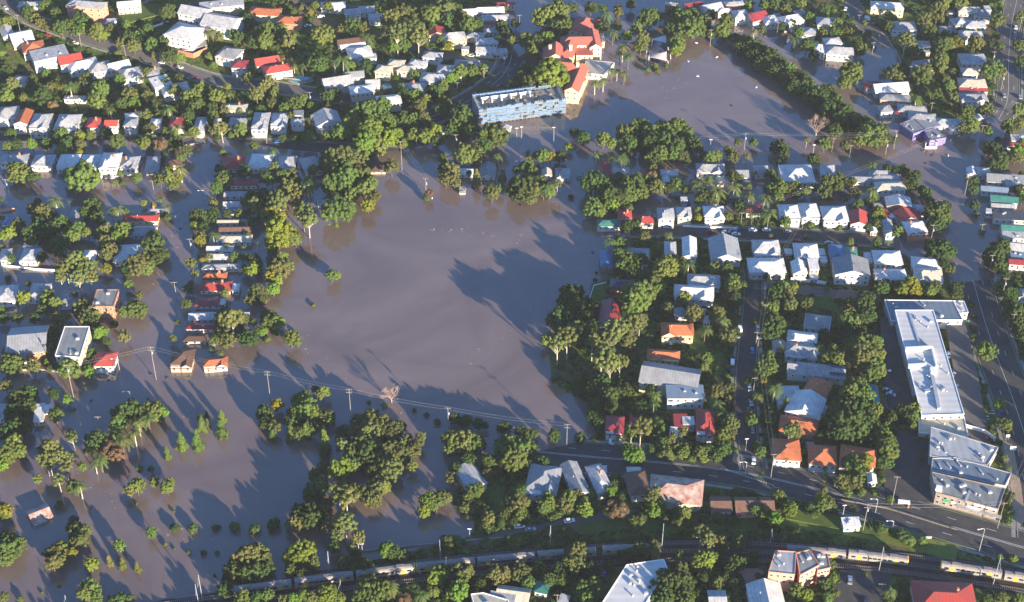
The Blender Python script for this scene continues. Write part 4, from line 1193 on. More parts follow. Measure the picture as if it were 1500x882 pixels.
for pxs, hgt, m, lab in (
    ([(1000,332),(1040,334),(1080,335)], 1.1, M['trim'], 'white front fence of the houses behind the parked cars'),
    ([(1158,412),(1200,416),(1210,418)], 1.8, M['trim'], 'white yard wall at the back of the terrace by the side road'),
    ([(408,112),(412,122),(450,128),(462,120)], 1.4, M['conc'], 'curved pale wall round the angular pool'),
    ([(262,92),(285,96),(306,88)], 3.2, WALL['b'][1], 'brick retaining wall with lawn on top at top left'),
    ([(222,62),(250,54)], 1.2, M['trim'], 'white garden wall beside the mansion pool'),
    ([(1286,600),(1310,612),(1340,625),(1346,634)], 1.8, M['conc'], 'long pale wall between dark car park and large dark tree'),
    ([(1352,626),(1368,618),(1440,640),(1456,652)], 2.2, M['trim'], 'white wall along the upper edge of the corner block'),
    ([(1268,602),(1256,540),(1250,560)], .6, M['wood'], 'low timber fence by the dark car park'),
    ([(0,541),(60,541),(100,544)], 1.2, M['conc'], 'pale low wall left of the cream apartment block in the water'),
    ([(0,308),(22,306)], 1.6, WALL['p'][1], 'pinkish wall standing in water at the left edge'),
    ([(862,442),(870,418),(888,414)], 1.2, M['trim'], 'white fence round the small green lawn by the lake'),
    ([(270,212),(300,207)], .9, M['conc'], 'low pale kerb wall at the flood edge by the upper left street'),
    ([(530,806),(600,798),(690,790),(742,788)], .7, M['conc'], 'long thin pale pipe along the railway bank at the flood edge'),
    ([(1212,734),(1300,752),(1380,778),(1400,784)], .8, M['wood'], 'steel guard rail on the railway side of the main road'),
    ([(5,388),(55,394),(100,396)], 1.2, M['trim'], 'white front wall of the house with orange stairs, left'),
    ): wall_line('fence' if hgt < 1.3 else 'garden_wall', pxs, hgt, m, lab, 'fence' if hgt < 1.3 else 'wall', .12 if hgt != .7 else .25)
def lawn(pxs): area('lawn', pxs, 'grass', .06)
lawn([(866,416),(892,416),(890,440),(864,442)]); lawn([(266,74),(302,68),(304,80),(272,86)])
lawn([(1110,700),(1120,690),(1126,700),(1116,706)]); lawn([(1226,704),(1280,716),(1280,724),(1222,712)]); lawn([(1052,506),(1062,520),(1060,566),(1046,562)]); lawn([(1004,488),(1030,486),(1034,520),(1012,524)])
lawn([(1166,436),(1218,436),(1240,462),(1180,452)]); lawn([(176,42),(200,30),(236,30),(240,46),(196,58),(172,58)])
lawn([(12,62),(18,80),(14,96),(-20,100),(-20,60)]); lawn([(1146,752),(1210,758),(1280,776),(1340,796),(1320,800),(1220,780),(1150,766)])
lawn([(708,710),(740,712),(744,752),(716,758)]); lawn([(1204,10),(1232,44),(1262,66),(1250,72),(1216,48),(1196,14)])
# ================================================================== poles, lamps, masts, wires
POLES = []
def pole(u, v, top, arms=1, m='wood', kind='p', curved=0):
    x, y, z = at(u, v); s = px_per_m(x, y)
    h = min(19, max(5, (v-top)/(s*CP))); name = {'p': 'power_pole', 'l': 'street_lamp', 'm': 'rail_mast', 's':'light_pole'}[kind]
    r = empty(name, (x, y, z), R(random.uniform(-8, 8))); M_ = M['polewood'] if m == 'wood' else M['steel']
    q = MB(); q.tube([(0,0,-1.6),(0,0,h*.5),(0,0,h)], [.16,.14,.1], 7); q.build('pole', M_, r)
    if kind == 'p':
        for k in range(arms):
            q = MB(); q.box(-1.35,-.07,h-.5-k*1.7,1.35,.07,h-.34-k*1.7)
            for a in (-1.2,-.45,.45,1.2): q.tube([(a,0,h-.34-k*1.7),(a,0,h-.1-k*1.7)], .07, 5)
            q.build('cross_arm', M_, r)
        if random.random() < .3: q = MB(); q.tube([(.35,0,h-4),(.35,0,h-2.7)], .35, 8); q.build('transformer', M['steel'], r)
    elif kind == 'l':
        q = MB(); q.tube([(0,0,h-.1),(-.8,0,h+.35),(-2.4,0,h+.2)], .07, 6); q.build('arm', M['steel'], r)
        q = MB(); q.box(-3.0,-.16,h+.1,-2.3,.16,h+.28); q.build('lamp_head', M['trim'], r)
    elif kind == 'm':
        q = MB(); q.tube([(0,0,h*.72),(0,-3.6,h*.8)], .07, 5); q.tube([(0,0,h*.95),(0,-3.6,h*.8)], .04, 5); q.build('bracket_arm', M['steel'], r)
    else:
        q = MB(); q.box(-.8,-.1,h,.8,.1,h+.25); q.build('lamp_head', M['trim'], r)
    D = {'p': 'tall timber power pole with cross arms' if arms > 1 else 'timber power pole with one cross arm', 'l': 'steel street lamp with curved arm', 'm': 'grey steel mast beside the railway', 's': 'slim light pole'}[kind]
    pend(r, D, {'p': 'power pole', 'l': 'street lamp', 'm': 'mast', 's': 'light pole'}[kind], {'p': 'power poles', 'l': 'street lamps', 'm': 'masts along the railway', 's': 'light poles'}[kind], u, v)
    POLES.append((x, y, z+h-.1)); return len(POLES)-1
M['polewood'] = mat('pole_timber', (.25,.22,.19), .85, .2, var=.3, scale=1.5)
for a in '''229 556 497 2 p;108 582 531 1 p;146 625 609 1 p;397 592 540 2 p;515 618 565 2 p;657 632 595 1 p;830 655 619 2 p;624 279 262 1 p;589 250 210 1 p;764 208 188 1 s;811 212 189 1 s;1090 220 197 1 p;943 219 204 1 p;1309 218 193 1 p;1218 224 204 1 p;1410 300 243 2 p;1435 350 329 1 p;1364 350 330 1 p;1297 226 207 1 p;1362 172 152 1 p;1436 205 185 1 p;225 350 336 1 p;300 292 280 1 l;280 368 350 1 p;259 438 413 1 p;33 62 27 1 p;119 68 51 1 p;184 83 68 1 p;348 125 106 1 p;454 146 138 1 p;698 84 58 1 p;761 48 25 1 p;745 68 55 1 p;709 122 102 1 p;670 136 122 1 p;610 212 202 1 p;668 212 198 1 p;391 211 188 1 p;322 206 190 1 p;473 210 190 1 p;120 204 186 1 p;192 208 190 1 p;10 275 263 1 p;132 277 266 1 p;225 278 265 1 p;1040 68 46 1 p;1137 60 36 1 p;1104 58 45 1 p;1277 82 64 1 p;1256 42 24 1 p;1286 66 52 1 p;1452 100 78 1 p;1466 132 110 1 p;1492 50 28 1 p;1484 175 152 1 p;1085 330 312 1 p;1175 336 318 1 p;1128 418 394 1 p;1118 470 446 1 p;1108 526 494 1 p;1103 577 552 1 p;1172 418 400 1 p;1278 430 400 1 p;1448 402 374 1 p;1466 442 408 1 p;1480 486 460 1 p;1107 506 486 1 p;961 655 636 1 p;1129 700 662 1 p;1092 660 642 1 s;1092 694 676 1 l;1264 778 734 2 p;1306 740 694 1 p;1282 752 730 1 l;1233 764 738 1 s;1434 808 771 1 l;1461 774 732 1 p;1500 690 655 1 p;1306 780 762 1 l;1453 862 808 1 m;1287 838 796 1 m;969 806 762 1 m;806 800 766 1 m;645 820 787 1 m;654 836 813 1 m;688 788 776 1 s;483 838 803 1 m;500 868 846 1 m;297 880 836 1 m;292 890 850 1 m;531 810 797 1 s;99 888 869 1 m;816 888 868 1 p;1289 872 852 1 p;1128 796 772 1 m;193 592 573 1 l;176 546 526 1 l;1040 220 206 1 s;757 212 190 1 s;1244 232 214 1 p;1190 232 214 1 s'''.split(';'):
    p = a.split(); pole(float(p[0]), float(p[1]), float(p[2]), int(p[3]), 'wood' if p[4] == 'p' else 'steel', p[4])
def wire(i, j, label):
    a, b = Vector(POLES[i]), Vector(POLES[j]); q = MB()
    for off in (-1.1, .5):
        d = (b-a); n = Vector((-d.y, d.x, 0)).normalized()*off; pts = []
        for k in range(9): t = k/8; p = a.lerp(b, t)+n; pts.append((p.x, p.y, p.z-4*t*(1-t)*min(3, d.length*.02)))
        q.tube(pts, .02, 4)
    o = q.build('power_line', M['wire']); pend(o, 'thin power line strung between two poles', 'power line', 'power lines', (project(*((a+b)/2))[0]), project(*((a+b)/2))[1])
M['wire'] = mat('wire_aluminium', (.42,.40,.40), .5, .5, .3)
for i, j in ((1,0),(0,3),(3,4),(4,5),(5,6),(12,11),(11,13),(13,14),(7,8),(15,16),(37,38),(35,36),(9,10),(54,55),(56,57),(57,58),(58,59),(59,68),(68,71),(71,76),(76,77)): wire(i, j, '')
# ================================================================== cars and small things
def car_meshes(col):
    body, cab, gl, wh = MB(), MB(), MB(), MB()
    prof = [(-2.15,.35),(2.15,.35),(2.2,.75),(1.15,.92),(-1.3,.95),(-2.15,.88)]
    def ext(mb, pr, w, wt=None):
        n = len(mb.v); k = len(pr); mb.v += [(x,-w,z) for x,z in pr]+[(x,w,z) for x,z in pr]
        mb.f.append(tuple(n+i for i in range(k))); mb.f.append(tuple(n+k+i for i in reversed(range(k)))); mb.m += [0,0]
        for i in range(k): j = (i+1)%k; mb.f.append((n+j,n+i,n+k+i,n+k+j)); mb.m.append(0)
    ext(body, prof, .86); 
    n = len(gl.v)
    b = [(-1.55,-.8,.93),(1.0,-.8,.92),(1.0,.8,.92),(-1.55,.8,.93)]; t = [(-1.15,-.64,1.4),(.3,-.64,1.4),(.3,.64,1.4),(-1.15,.64,1.4)]
    for i in range(4): j = (i+1)%4; gl.quad(b[i],b[j],t[j],t[i])
    cab.prism([(-1.2,-.68),(.34,-.68),(.34,.68),(-1.2,.68)], 1.4, 1.46)
    w = MB(); w.tube([(0,-.1,0),(0,.1,0)], .31, 12)
    return [body.mesh('body', col), gl.mesh('windows', M['glass']), cab.mesh('roof', col), w.mesh('wheel', M['black'])]
CARCOL = {'w': ('white', mat('car_white', (.75,.75,.75), .25, .6)), 'r': ('red', mat('car_red', (.45,.03,.03), .25, .6)), 's': ('silver', mat('car_silver', (.42,.44,.46), .25, .6, .5)), 'b': ('blue', mat('car_blue', (.05,.12,.3), .25, .6)), 'k': ('dark', mat('car_dark', (.03,.035,.045), .25, .6))}
CMESH = {k: car_meshes(v[1]) for k, v in CARCOL.items()}
def car(u, v, rot, c, van=False):
    x, y, z = at(u, v, .6); r = empty('parked_car' if not van else 'van', (x, y, z+.13), R(rot)); ms = CMESH[c]
    for m in ms[:3]: put(m.name.split('.')[0], m, r)
    if van:
        q = MB(); q.box(-2.1,-.84,.9,1.0,.84,1.95); q.build('cargo_body', CARCOL[c][1], r)
    for a in (-1.35, 1.35):
        for b in (-.82, .82): put('wheel', ms[3], r, (a, b, .31))
    pend(r, f"{CARCOL[c][0]} {'van' if van else 'car'} parked on the road", 'car', 'parked cars', u, v)
for a in '''1041 339 0 r;1063 340 2 s;1074 338 4 b;1078 343 -3 w;1103 337 2 w;1123 337 2 w;1153 339 0 s;1166 353 5 r;1214 356 0 s;1084 482 88 w v;1081 491 88 s;1110 481 86 w;1073 531 84 w v;1072 545 86 k;1100 590 90 w;1098 602 90 s;1075 592 88 r;1102 630 86 s;1104 675 84 w;1077 670 70 k;1102 514 88 b;1098 568 90 w;1239 13 70 w;1250 27 60 k;1271 28 -55 w v;1488 40 80 w;1487 50 80 s;1490 88 84 w;1491 97 84 s;1491 101 84 s;1471 140 86 s;1494 142 86 s;1431 178 60 k;834 763 12 w;777 776 14 s;761 771 10 w;886 840 60 b;1245 850 80 s;1268 882 70 k;1305 578 -20 s;1300 572 -30 s;1304 545 20 w;238 92 -20 w;263 99 -20 w;285 115 -10 r;70 52 -20 r;80 44 -20 k;8 12 -50 w;104 60 -20 k;110 63 -20 w;451 38 20 w;470 24 20 w;690 82 -15 w;694 81 -15 s;1398 548 70 w;1390 520 70 w;1402 566 70 s;1445 642 60 r;408 208 4 b;144 150 0 w;398 172 0 w;1424 650 60 w;1464 606 60 b'''.split(';'):
    p = a.split(); car(float(p[0]), float(p[1]), float(p[2]), p[3], len(p) > 4)
def debris():
    # half-sunk dark tops: sign backs, bins and the like drifting or standing in the flood
    items = [(157,548,'w'),(159,557,'k'),(221,548,'k'),(245,554,'k'),(134,587,'k'),(217,584,'k'),(194,589,'k'),(250,412,'k'),(256,417,'k'),(257,317,'w'),(264,335,'k'),(110,600,'k'),(1389,228,'w'),(1352,221,'k'),(1366,228,'k'),(1357,240,'k'),(834,419,'k'),(842,418,'k'),(868,370,'k'),(763,301,'k'),(743,286,'w'),(1050,84,'w'),(1022,112,'w'),(1020,63,'w'),(1008,90,'w'),(1108,128,'w'),(1072,155,'k'),(1416,66,'w'),(459,446,'k'),(1401,388,'w'),(633,290,'w')]
    for k, (u, v, c) in enumerate(items):
        x, y, z = at(u, v); q = MB(); rn = random.Random(k)
        if c == 'k':
            for i in range(10):
                t = 2*math.pi*i/10; t2 = 2*math.pi*(i+1)/10
                for (r0, z0, r1, z1) in ((.9,-.2,.85,.2),(.85,.2,.5,.42),(.5,.42,0.01,.48)):
                    q.quad((r0*math.cos(t),.7*r0*math.sin(t),z0),(r0*math.cos(t2),.7*r0*math.sin(t2),z0),(r1*math.cos(t2),.7*r1*math.sin(t2),z1),(r1*math.cos(t),.7*r1*math.sin(t),z1))
            o = q.build('floating_bin', M['black'], None, (x, y, 0), rn.uniform(0, 3)); pend(o, 'small dark object in the water', 'debris', 'small things in the flood', u, v)
        else:
            q.prism([(-1.6,-.35),(-.6,-.55),(1.2,-.5),(1.9,0),(1.2,.5),(-.6,.55),(-1.6,.35)], -.2, .3); q.prism([(-1.2,-.3),(1.0,-.35),(1.0,.35),(-1.2,.3)], .3, .36)
            o = q.build('floating_board', M['trim'], None, (x, y, 0), rn.uniform(0, 3)); o.scale = (.5,.6,1); pend(o, 'small pale object afloat', 'debris', 'small things in the flood', u, v)
debris()
def bus_shelter(u, v):
    x, y, z = at(u, v); r = empty('bus_shelter', (x, y, z+.1), R(-10)); q = MB(); q.box(-2.4,-1,2.5,2.4,1.1,2.65); q.build('roof', M['trim'], r)
    q = MB(); q.box(-2.2,.9,0,2.2,1,2.5); q.build('back_panel', M['steel'], r); q = MB(); q.box(-1.6,.2,.4,1.6,.7,.5); q.build('bench', M['wood'], r)
    q = MB(); q.box(1.7,-.8,0,2.2,.8,2.5); q.build('side_wall', WALL['b'][1], r); tag(r, 'small bus shelter with white roof on the main road footpath', 'bus shelter')
bus_shelter(1323, 742)
def road_sign(u, v, h, w, hh, m, label):
    x, y, z = at(u, v); r = empty('road_sign', (x, y, z)); q = MB()
    for a in (-w*.3, w*.3): q.tube([(a,.08,-.2),(a,.08,h)], .06, 6)
    q.build('post', M['steel'], r); q = MB(); q.box(-w/2,-.05,h-hh,w/2,.05,h); q.build('panel', m, r); tag(r, label, 'sign')
road_sign(1481, 668, 5.5, 2.4, 2.2, M['trim'], 'white pylon sign at the edge of the highway beside the corner block'); road_sign(1475, 645, 3.2, 1.5, 1.3, M['trim'], 'small white sign on the highway verge')
road_sign(1355, 790, 1.6, 5.0, 1.2, M['steel'], 'wide low panel at the kerb of the main road below the corner shop'); road_sign(1472, 602, 3, .8, 1.8, M['redsign'], 'narrow red sign on the highway verge'); road_sign(1417, 476, 2.6, 1.2, 2.4, M['greensign'], 'green panel standing beside the white-roofed annexe')
road_sign(897, 652, 1.4, 1.4, 1.3, M['trim'], 'small white panel in front of the maroon-roofed house'); road_sign(986, 604, 6, 2.2, .9, M['trim'], 'white panel on posts behind the red-roofed house')
# ================================================================== trees and shrubs
def leaf(q, p, nrm, size, rnd):
    n = Vector(nrm)+Vector((rnd.gauss(0,.45), rnd.gauss(0,.45), rnd.gauss(0,.45))); n.normalize()
    a = n.cross(Vector((rnd.gauss(0,1), rnd.gauss(0,1), rnd.gauss(0,1)))).normalized(); b = n.cross(a)
    s = size*rnd.uniform(.6, 1.25); a = a*s; b = b*s*.62; p = Vector(p)
    k = len(q.v); q.v += [tuple(p-a), tuple(p-b), tuple(p+a), tuple(p+b)]; q.f.append((k,k+1,k+2,k+3)); q.m.append(0)
def crown_mesh(name, m, seed, n_blob, n_leaf, size, flat=.75, gap=.0, blob=.30, cone=False, inner=.45):
    """a unit crown: radius 1 across, from z = -flat to +flat; lumps of leaves with gaps between"""
    rnd = random.Random(seed); q = MB(); blobs = []; tries = 0
    lob = [rnd.uniform(.78, 1.12) for _ in range(7)]
    while len(blobs) < n_blob and tries < 5000:
        tries += 1
        d = Vector((rnd.gauss(0,1), rnd.gauss(0,1), rnd.gauss(0,1))).normalized()
        if d.z < -.55: continue
        az = (math.atan2(d.y, d.x)/(2*math.pi)+.5)*7; k = int(az) % 7; t = az-int(az); lo = lob[k]*(1-t)+lob[(k+1) % 7]*t
        rr = (1-blob)*(rnd.random()**.38 if rnd.random() < .75 else rnd.uniform(.1,.7))*lo
        p = Vector((d.x*rr, d.y*rr, d.z*rr*flat))
        if cone: t = rnd.random(); rr = (1-t)**.8*.8*rnd.uniform(.4,1); a = rnd.uniform(0, 6.28); p = Vector((math.cos(a)*rr, math.sin(a)*rr, (t*2-1)*1.0))
        br = blob*rnd.uniform(.6, 1.25)*(1 if not cone else .8)
        if any((p-c).length < (br+r)*inner for c, r in blobs): continue
        blobs.append((p, br))
    tot = sum(r*r for _, r in blobs)
    for c, r in blobs:
        for _ in range(int(n_leaf*r*r/tot)):
            d = Vector((rnd.gauss(0,1), rnd.gauss(0,1), rnd.gauss(0,1)+.25)).normalized()
            rr = r*(.72+.33*rnd.random()) if rnd.random() < .82 else r*rnd.uniform(.2, .8)
            p = c+Vector((d.x*rr, d.y*rr, d.z*rr*.8))
            leaf(q, p, d*1.2+c.normalized()*.35, size, rnd)
    me = q.mesh(name, m); return me, blobs
def trunk_mesh(m, blobs, h, rad, seed, thin=.3, lift=0.0):
    """trunk from z = -1-h below the crown to its middle with limbs to the lumps"""
    rnd = random.Random(seed); q = MB(); lean = rnd.uniform(-.08, .08)
    q.tube([(0,0,-h), (lean*.5,lean,-h*.55), (lean,lean,-.25), (lean,lean,.2)], [rad, rad*.8, rad*.6, rad*.3], 7)
    for c, r in sorted(blobs, key=lambda b: -b[0].length)[:9]:
        s = Vector((lean, lean, rnd.uniform(-.75, -.25)*min(1, h*.8))); mid = s.lerp(c, .5)+Vector((0,0,-.08)); q.tube([s, mid, c], [rad*.45, rad*.3, rad*.12], 5)
    return q.mesh('trunk', m)
KIND = {}
def mk(code, leafm, bark, nvar, n_blob, n_leaf, size, flat, h, rad, blob, cone=False, inner=.45):
    vs = []
    for k in range(nvar):
        me, bl = crown_mesh('crown', LEAF[leafm], hash_(code)*17+k*101, n_blob, n_leaf, size, flat, 0, blob, cone, inner)
        vs.append((me, trunk_mesh(M[bark], bl, h, rad, k+3), flat, h))
    KIND[code] = vs
def hash_(s): return sum(ord(c)*(i+3) for i, c in enumerate(s))
# code            leaf bark  variants blobs leaves size flat  h    rad
mk('B', 'b', 'bark', 5, 190, 31200, 0.034, .72, 1.15, .06, .115)
mk('V', 'v', 'bark', 3, 190, 31200, 0.036, .72, 1.15, .06, .12)
mk('v', 'v', 'bark', 3, 80, 11700, 0.053, .8, 1.3, .06, .17)      # big bright crowns
mk('D', 'd', 'bark', 5, 190, 31200, 0.034, .74, 1.1, .06, .115)
mk('O', 'o', 'bark', 4, 150, 26000, 0.034, .74, 1.2, .055, .12)
mk('b', 'b', 'bark', 6, 95, 13650, 0.048, .84, 1.3, .06, .155)
mk('d', 'd', 'bark', 6, 95, 13650, 0.048, .84, 1.3, .06, .155)
mk('o', 'o', 'bark', 6, 80, 12350, 0.047, .86, 1.4, .055, .16)
mk('y', 'y', 'bark', 3, 70, 10400, 0.052, .82, 1.3, .055, .18)
mk('g', 'g', 'bark_pale', 4, 30, 6760, 0.047, .85, 1.7, .05, .19, False, .75)
mk('G', 'g', 'bark_pale', 3, 58, 16900, 0.036, .80, 1.5, .045, .15, False, .7)
mk('c', 'b', 'bark', 3, 34, 4940, 0.073, 1.0, 1.4, .07, .36, True, .3)
mk('k', 'o', 'bark', 2, 34, 4940, 0.073, 1.0, 1.4, .07, .36, True, .3)
mk('s', 'b', 'bark', 4, 18, 3120, 0.095, .72, .9, .05, .34)
mk('t', 'd', 'bark', 4, 18, 3120, 0.095, .70, .9, .05, .34)
mk('r', 'r', 'bark', 2, 30, 5850, 0.060, .75, 1.2, .05, .24)
def palm_meshes(seed, leafm='p'):
    rnd = random.Random(seed); cr = MB(); N = 17
    for i in range(N):
        a = 2*math.pi*i/N+rnd.uniform(-.2,.2); el = rnd.uniform(-.05, 1.15); L = rnd.uniform(.85, 1.1); pts = []
        for k in range(8):
            t = k/7; rr = L*t*math.cos(el*(1-t*.5)); z = L*(math.sin(el)*t*1.05-t*t*(.75+.25*math.cos(el)))
            pts.append(Vector((math.cos(a)*rr, math.sin(a)*rr, z)))
        sd = Vector((-math.sin(a), math.cos(a), 0))
        for k in range(7):
            p, q2 = pts[k], pts[k+1]; wd = .17*math.sin(math.pi*min(1, (k+1.2)/8.2))+.02
            for s in (-1, 1):
                for j in range(3):
                    b0 = p.lerp(q2, j/3); b1 = p.lerp(q2, (j+.62)/3); o = sd*s*wd*rnd.uniform(.85,1.15)+Vector((0,0,-wd*.55))+(q2-p)*.5
                    n = len(cr.v); cr.v += [tuple(b0), tuple(b1), tuple(b1+o), tuple(b0+o*.96)]; cr.f.append((n,n+1,n+2,n+3)); cr.m.append(0)
    tr = MB(); tr.tube([(0,0,-4),(.03,0,-2),(.02,.03,-.6),(0,0,0.02)], [.085,.06,.055,.075], 7)
    return cr.mesh('crown', LEAF[leafm]), tr.mesh('trunk', M['bark_pale'] if seed % 2 else M['bark']), .5, 2.5
KIND['p'] = [palm_meshes(k) for k in (1,2,3,4)]
def dead_mesh(seed):
    rnd = random.Random(seed); q = MB(); q.tube([(0,0,-1.2),(0,0,-.7),(0,0,-.45)], [.06,.05,.045], 6)
    def grow(p, d, L, r, n):
        e = p+d*L; q.tube([p, p.lerp(e,.5)+Vector((rnd.gauss(0,.02),rnd.gauss(0,.02),0)), e], [r, r*.8, r*.6], 4, 0, False)
        if n == 0: return
        for _ in range(3 if n > 1 else 3):
            nd = (d+Vector((rnd.gauss(0,.42), rnd.gauss(0,.42), rnd.gauss(.12,.2)))).normalized(); grow(e, nd, L*rnd.uniform(.6,.85), r*.62, n-1)
    for i in range(7):
        a = 2*math.pi*i/7; grow(Vector((0,0,-.6)), Vector((math.cos(a)*.55, math.sin(a)*.55, .8)).normalized(), .42, .028, 4)
    return q.mesh('branches', M['deadwood'])
DEAD = [dead_mesh(1), dead_mesh(2)]
NAME = {'V':'broadleaf_tree','v':'broadleaf_tree','B':'broadleaf_tree','D':'broadleaf_tree','O':'broadleaf_tree','b':'broadleaf_tree','d':'broadleaf_tree','o':'broadleaf_tree','y':'flowering_tree','g':'gum_tree','G':'gum_tree','c':'conical_tree','k':'conical_tree','s':'shrub','t':'shrub','r':'red_leaved_tree','p':'palm_tree'}
DESC = {'V':'big vivid yellow-green spreading tree','v':'vivid fresh green tree','B':'big bright green spreading tree','D':'big dark green dense tree','O':'big olive-brown spreading tree','b':'bright green tree','d':'dark green tree','o':'olive green tree','y':'yellow-green tree','g':'loose-crowned gum tree','G':'tall pale-trunked gum tree','c':'upright green tree','k':'upright olive tree','s':'low bright green shrub','t':'low dark green shrub','r':'reddish-leaved small tree','p':'palm tree with drooping fronds'}
TREES = []
def tree(u, v, wpx, k, zf=1.0, quiet=False):
    """u, v, wpx: the crown's middle and width in the photograph"""
    rnd = random.Random(int(u*31+v*17)+7)
    x, y = plane(u, v, 4); s = px_per_m(x, y, 4); rad = wpx/s/2*((.94 if v < 215 and u < 480 else 1.04 if v < 270 else .96 if u < 400 and v < 520 else 1.14) if k not in 'stck' else 1.05)
    vs = KIND[k]; me, tm, flat, h = vs[rnd.randrange(len(vs))]
    if k == 'p': zc = max(4.5, rad*2.2)*zf; flatf = 1
    elif k in 'st': zc = rad*flat*.75; flatf = 1
    elif k in 'ck': flatf = rnd.uniform(1.35, 1.9); zc = rad*flatf*.95
    else: flatf = rnd.uniform(1.05, 1.4); zc = rad*flat*flatf+.6
    if k in 'gG': zc = rad*1.75*zf+2.5
    x, y, z = at(u, v, zc); flooded = T(x, y) < .3
    if flooded and k not in 'stp' : zc -= 1.6; x, y, z = at(u, v, zc)
    r = empty(NAME[k], (x, y, z), rnd.uniform(0, 6.28))
    c = put('crown', me, r, (0, 0, zc)); c.scale = (rad, rad*rnd.uniform(.9,1.08), rad*flatf)
    # trunk stretches from below ground to the crown
    t = put('trunk', tm, r, (0, 0, zc)); hh = {'p': 4}.get(k, h); t.scale = (rad, rad, (zc+1.5)/hh if k != 'p' else (zc+1.5)/4)
    TREES.append((x, y, rad, zc))
    sz = ''
    if k in 'bdoygckpv': sz = 'small ' if wpx < 16 else ('wide ' if wpx > 34 else '')
    pend(r, sz+DESC[k], 'shrub' if k in 'st' else 'palm' if k == 'p' else 'tree', {'s':'shrubs','t':'shrubs','p':'palm trees'}.get(k, 'trees of the flooded suburb'), u, v)
    return r
def dead(u, v, w, i, desc):
    x, y = plane(u, v, 4); rad = w/px_per_m(x, y, 4)/2; zc = rad*.9; x, y, z = at(u, v, zc); r = empty('dead_tree', (x, y, z))
    o = put('branches', DEAD[i], r, (0,0,zc)); o.scale = (rad, rad, rad); tag(r, desc, 'tree'); TREES.append((x, y, rad, zc))
dead(573, 577, 36, 0, 'bare leafless tree standing alone in the flooded lake at lower centre'); dead(1197, 184, 42, 1, 'large bare brown tree beside the dark tree row by the upper lake')
